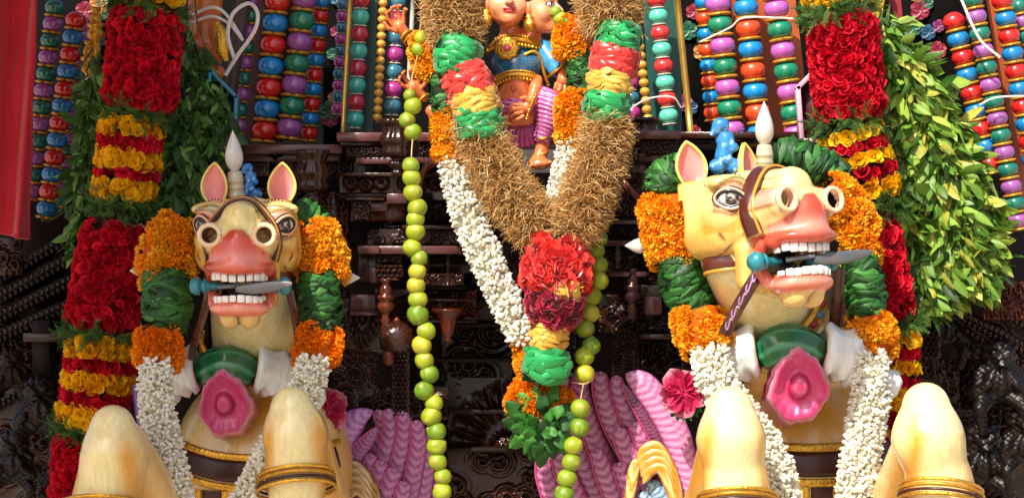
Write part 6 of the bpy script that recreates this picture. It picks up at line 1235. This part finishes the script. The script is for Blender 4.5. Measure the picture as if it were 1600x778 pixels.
# (tips first)
for i, (px, r, d2) in enumerate((
    ([(588, 640), (598, 665), (590, 705), (572, 760), (560, 830)], [7, 9, 10, 11, 12], .02), ([(606, 638), (610, 672), (600, 720), (586, 775), (576, 840)], [8, 10, 11, 11, 12], .0), ([(628, 641), (632, 676), (622, 726), (608, 780), (598, 850)], [9, 10, 11, 12, 12], -.01),
    ([(650, 656), (654, 690), (646, 740), (634, 800), (626, 860)], [9, 10, 11, 12, 12], -.02), ([(668, 672), (670, 700), (664, 750), (654, 810), (648, 860)], [6, 9, 10, 11, 11], .0), ([(682, 735), (682, 770), (676, 820), (670, 860)], [5, 8, 9, 9], .02),
    ([(582, 709), (574, 730), (560, 766)], [7, 9, 9], -.05), ([(598, 720), (590, 745), (574, 790)], [8, 10, 10], -.055), ([(618, 732), (608, 758), (592, 800)], [9, 11, 11], -.06), ([(634, 752), (626, 780), (614, 820)], [8, 10, 10], -.065))):
    feather(px, r, dw+d2, .0, wa, base='#a55a8e', lt='#c88ab4', dk='#5a1a48', edge='#8c2a60')
feather([(582, 641), (556, 656), (534, 690), (522, 735), (518, 790)], [5, 19, 23, 15, 9], dw-.06, 0, wa, name='wing_edge', base='#b274b4', dk='#6a2e70', lt='#cc9ecc', freq=.75, edge='#8a3a92', flatk=.5)
feather([(590, 668), (572, 690), (552, 716), (536, 760), (528, 800)], [3, 9, 10, 8, 6], dw-.075, 0, wa, base='#8c3f80', dk='#4c1444', lt='#b06aa4', freq=1.3)
inn = emp('inner_feathers', hA, P(560, 778, -.12))
for o_ in range(4):
    k_ = o_*12; feather([(530+o_*2, 752+k_), (538+o_*3, 734+k_), (554+o_*2, 728+k_), (572, 742+k_), (584, 766+k_), (592, 800+k_)], [4, 7, 8, 7, 6.5, 6], -.13-.006*o_, 0, inn, name='gold_feather', base='#a87a2c', dk='#7c5018', lt='#dcd6bc', freq=.13, edge='#3a1c0c', flatk=.8)
wb = emp('wing', hB, P(960, 778, -.05))
for i, (px, r, d2) in enumerate((
    ([(884, 586), (880, 620), (892, 680), (918, 740), (950, 810)], [8, 11, 13, 14, 14], .06), ([(872, 592), (866, 640), (872, 700), (890, 770), (910, 850)], [5, 9, 12, 13, 14], .09), ([(906, 582), (908, 620), (926, 680), (952, 740), (985, 810)], [9, 12, 13, 14, 14], .03), ([(938, 580), (940, 612), (956, 660), (984, 715), (1020, 790)], [9, 12, 13, 13, 13], .0),
    ([(962, 586), (968, 615), (984, 655), (1010, 700), (1040, 760)], [7, 11, 12, 12, 12], -.01), ([(850, 706), (852, 740), (868, 790), (880, 850)], [9, 13, 15, 15], .05), ([(872, 700), (878, 730), (900, 780), (920, 850)], [8, 12, 14, 14], .03),
    ([(966, 668), (978, 700), (1000, 740), (1025, 790)], [9, 13, 13, 13], -.05), ([(990, 660), (1002, 682), (1024, 715)], [8, 12, 12], -.055), ([(966, 722), (978, 748), (996, 790)], [9, 13, 14], -.055), ([(930, 700), (945, 740), (970, 800)], [8, 13, 14], -.03))):
    feather(px, r, dw+d2, .0, wb, base='#a85686', lt='#cf9abb', dk='#5c1a48', edge='#b82a5c')
feather([(978, 584), (1004, 600), (1036, 640), (1060, 690), (1076, 745), (1078, 790)], [8, 21, 24, 23, 18, 8], dw-.08, 0, wb, name='wing_edge', base='#c87aa8', dk='#9a4482', lt='#ecc4da', freq=.75, edge='#b04a8c', flatk=.5)
feather([(974, 600), (1000, 640), (1030, 690), (1056, 745), (1066, 780)], [4, 8, 10, 8, 5], dw-.07, 0, wb, base='#6a2a50', dk='#30101f', lt='#9a5a80', freq=1.5)
inn = emp('inner_feathers', hB, P(1030, 778, -.12))
for o_ in range(4):
    k_ = o_*11; feather([(996+o_*3, 722+k_), (1008+o_*3, 702+k_), (1026+o_*2, 698+k_), (1044, 722+k_), (1056, 756+k_), (1064, 800+k_)], [4, 7, 8, 7, 6.5, 6], -.13-.006*o_, 0, inn, name='gold_feather', base='#d8942c', dk='#b8741c', lt='#f6e8bc', freq=.12, edge='#4a240c', flatk=.8)
feather([(994, 716), (990, 736), (986, 762), (976, 810)], [4, 8, 7, 6], -.13, 0, inn, name='gold_feather', base='#e0a848', dk='#c08030', lt='#f4e8c4', freq=.3, edge='#4a240c', flatk=.6)
for px, r in (([(1010, 762), (1022, 762), (1036, 778), (1046, 810)], [6, 12, 13, 13]), ([(998, 780), (1008, 778), (1018, 800)], [6, 9, 10])): feather(px, r, -.10, 0, inn, name='blue_feather', base='#7fa2b8', dk='#2c4a66', lt='#c8d8e2', freq=1.1, edge='#141014', flatk=.5)
def posy(px, py, k, dd, label):
    g = empty('cloth_flower', P(px, py+40*k, dd), label, 'fabric flower', 'pink fabric flowers with green leaves behind the knees'); s = S(dd)*k; r = np.random.default_rng(int(px)); gs = []
    for ring, (n, R, sz) in enumerate(((8, 25, 30), (7, 16, 27), (5, 8, 22))):
        for i in range(n):
            a = 2*PI*i/n+r.random(); V, F = petal(.62, 1, .6, 7, 6); V[:, 2] += .17*np.sin(V[:, 0]*12+a*5+ring)*V[:, 1]+.07*np.sin(V[:, 1]*15+a*7); c = np.tile(lin('#c62c5e'), (len(V), 1)); c = blend(c, np.array(lin('#f0a6b8')), sst(V[:, 1], .62, .98)*.9); V = V*sz; V = V@rotx(-.35-.4*ring+PI/2*0+1.2*0).T; V = V@rotx(.5).T; V = V[:, [0, 2, 1]]*np.array([1, -1, 1]); V = V@roty(a).T; gs.append((V*s+P(px+R*.35*math.sin(a)*k, py-R*.45*math.cos(a)*k, dd-.012*ring), F, np.clip(c*(.9+.2*r.random()), 0, 1)))
    for i, q in enumerate(gs): build('petal', q, M['petal'], g)
    for i in range(7):
        a = PI+(-1+i/3)*1.0; V, F, C = leaf_t(.3, .4, .3, wav=.4); V = V*34; V = V[:, [0, 2, 1]]; V = V@roty(a).T; build('leaf', (V*s+P(px, py+12*k, dd+.03), F, C*np.array(lin('#1d7a44'))), M['leafgloss'], g)
posy(514, 640, .85, -.22, 'crumpled crimson fabric flower peeking out right of the left horse\'s raised knee'); posy(1068, 612, 1.0, -.3, 'crumpled pink fabric flower left of the right horse, above its purple wing')
# purple edge of the saddle cloth between the shaded garland and the jasmine
q = tube([P(212, 600, -.35), P(222, 660, -.4), P(240, 740, -.45), (P(255, 800, -.45))], [7*S(0), 9*S(0), 9*S(0)], 20, 10, col=np.array(lin('#5c2f78')), flat=.4); build('saddle_cloth_edge', q, M['paint'], hA)
# reins: from the bit down to the breast
def rein(pts, w, par, swirl=False):
    c = catmull(np.array([P(*p) for p in pts]), 30); T = np.gradient(c, axis=0); T /= np.linalg.norm(T, axis=1)[:, None]; N = np.array([0, -1., 0])-T*(-T[:, 1])[:, None]; N /= np.linalg.norm(N, axis=1)[:, None]; B = np.cross(T, N); ww = w/2*S(pts[0][2])
    V = np.stack([c+B*ww*a+N*.006*b for a, b in ((-1, -1), (-1, .6), (-.9, 1), (.9, 1), (1, .6), (1, -1))], 1).reshape(-1, 3); o = build('rein', (V, [grid_faces(30, 6)], np.tile(lin('#3c1712'), (180, 1))), M['paint2'], par)
    if swirl:
        for t0 in np.arange(4, 28, 5):
            p = c[int(t0)]; e = [p+B[int(t0)]*ww*(.6-.011*a*20)*math.cos(a)*1.0+T[int(t0)]*ww*1.5*(math.sin(a))*(1-.09*a)+N[int(t0)]*.008 for a in np.linspace(0, 5.0, 14)]; build('painted_scroll', tube(e, .0035, 24, 5, col=np.array(lin('#b489b4')), flat=.4), M['paint'], o)
rein([(327, 452, -.86), (318, 490, -.78), (306, 530, -.7), (297, 560, -.6)], 12, hA); rein([(452, 452, -.82), (460, 490, -.74), (466, 530, -.64), (470, 560, -.56)], 12, hA)
rein([(1190, 418, -1.0), (1172, 448, -1.0), (1150, 486, -.95), (1132, 522, -.9)], 20, hB, True); rein([(1312, 420, -.72), (1308, 470, -.66), (1302, 520, -.58)], 18, hB)
# ------------------------------------------------------------------ street below and the cloth awning over the left side (it throws the shade there)
nx = 24; V = np.array([(-60, -60, 0), (60, -60, 0), (60, 30, 0), (-60, 30, 0)], float)+np.array([0, 0, -2.2]); g = obj('ground', mesh_data('ground', V, [(0, 1, 2, 3)], None, False), M['ground']); g['kind'] = 'structure'
# a red cloth awning stretched over the left horse, above the frame, on two poles
aw = empty('cloth_awning', (-2.6, -1.5, -2.2), 'red cloth awning on poles above the left horse, shading it', 'awning')
edge = np.array([(-.75, .5), (-1.0, -.5), (-1.6, -2.1), (-1.6, -3.3)]); ys = np.linspace(.5, -3.3, 30); xe = np.interp(-ys, -edge[:, 1], edge[:, 0]); U = np.linspace(0, 1, 30)
V = np.stack([-4.2+(xe[None]+4.2)*U[:, None], np.repeat(ys[None], 30, 0), 1.62+.06*np.sin(U[:, None]*9)*np.sin(ys[None]*2)+0*xe[None]], -1).reshape(-1, 3); F = grid_faces(30, 30)
build('canvas', join([(V, [F], None), (V+np.array([0, 0, .015]), [F[:, ::-1]], None), tube(V.reshape(30, 30, 3)[-1], .02, 30, 8, raw=True)]), M['woodback'] if False else mat('awning_canvas', lin('#a83a2c'), .85, var=.1), aw)
for x, y in ((-4.1, -3.2), (-4.1, .4), (-1.75, -3.25)): build('pole', tube([(x, y, -2.2), (x, y, 1.62)], .03, 4, 10), M['brass'], aw)
for me in list(bpy.data.meshes):
    if me.users == 0: bpy.data.meshes.remove(me)
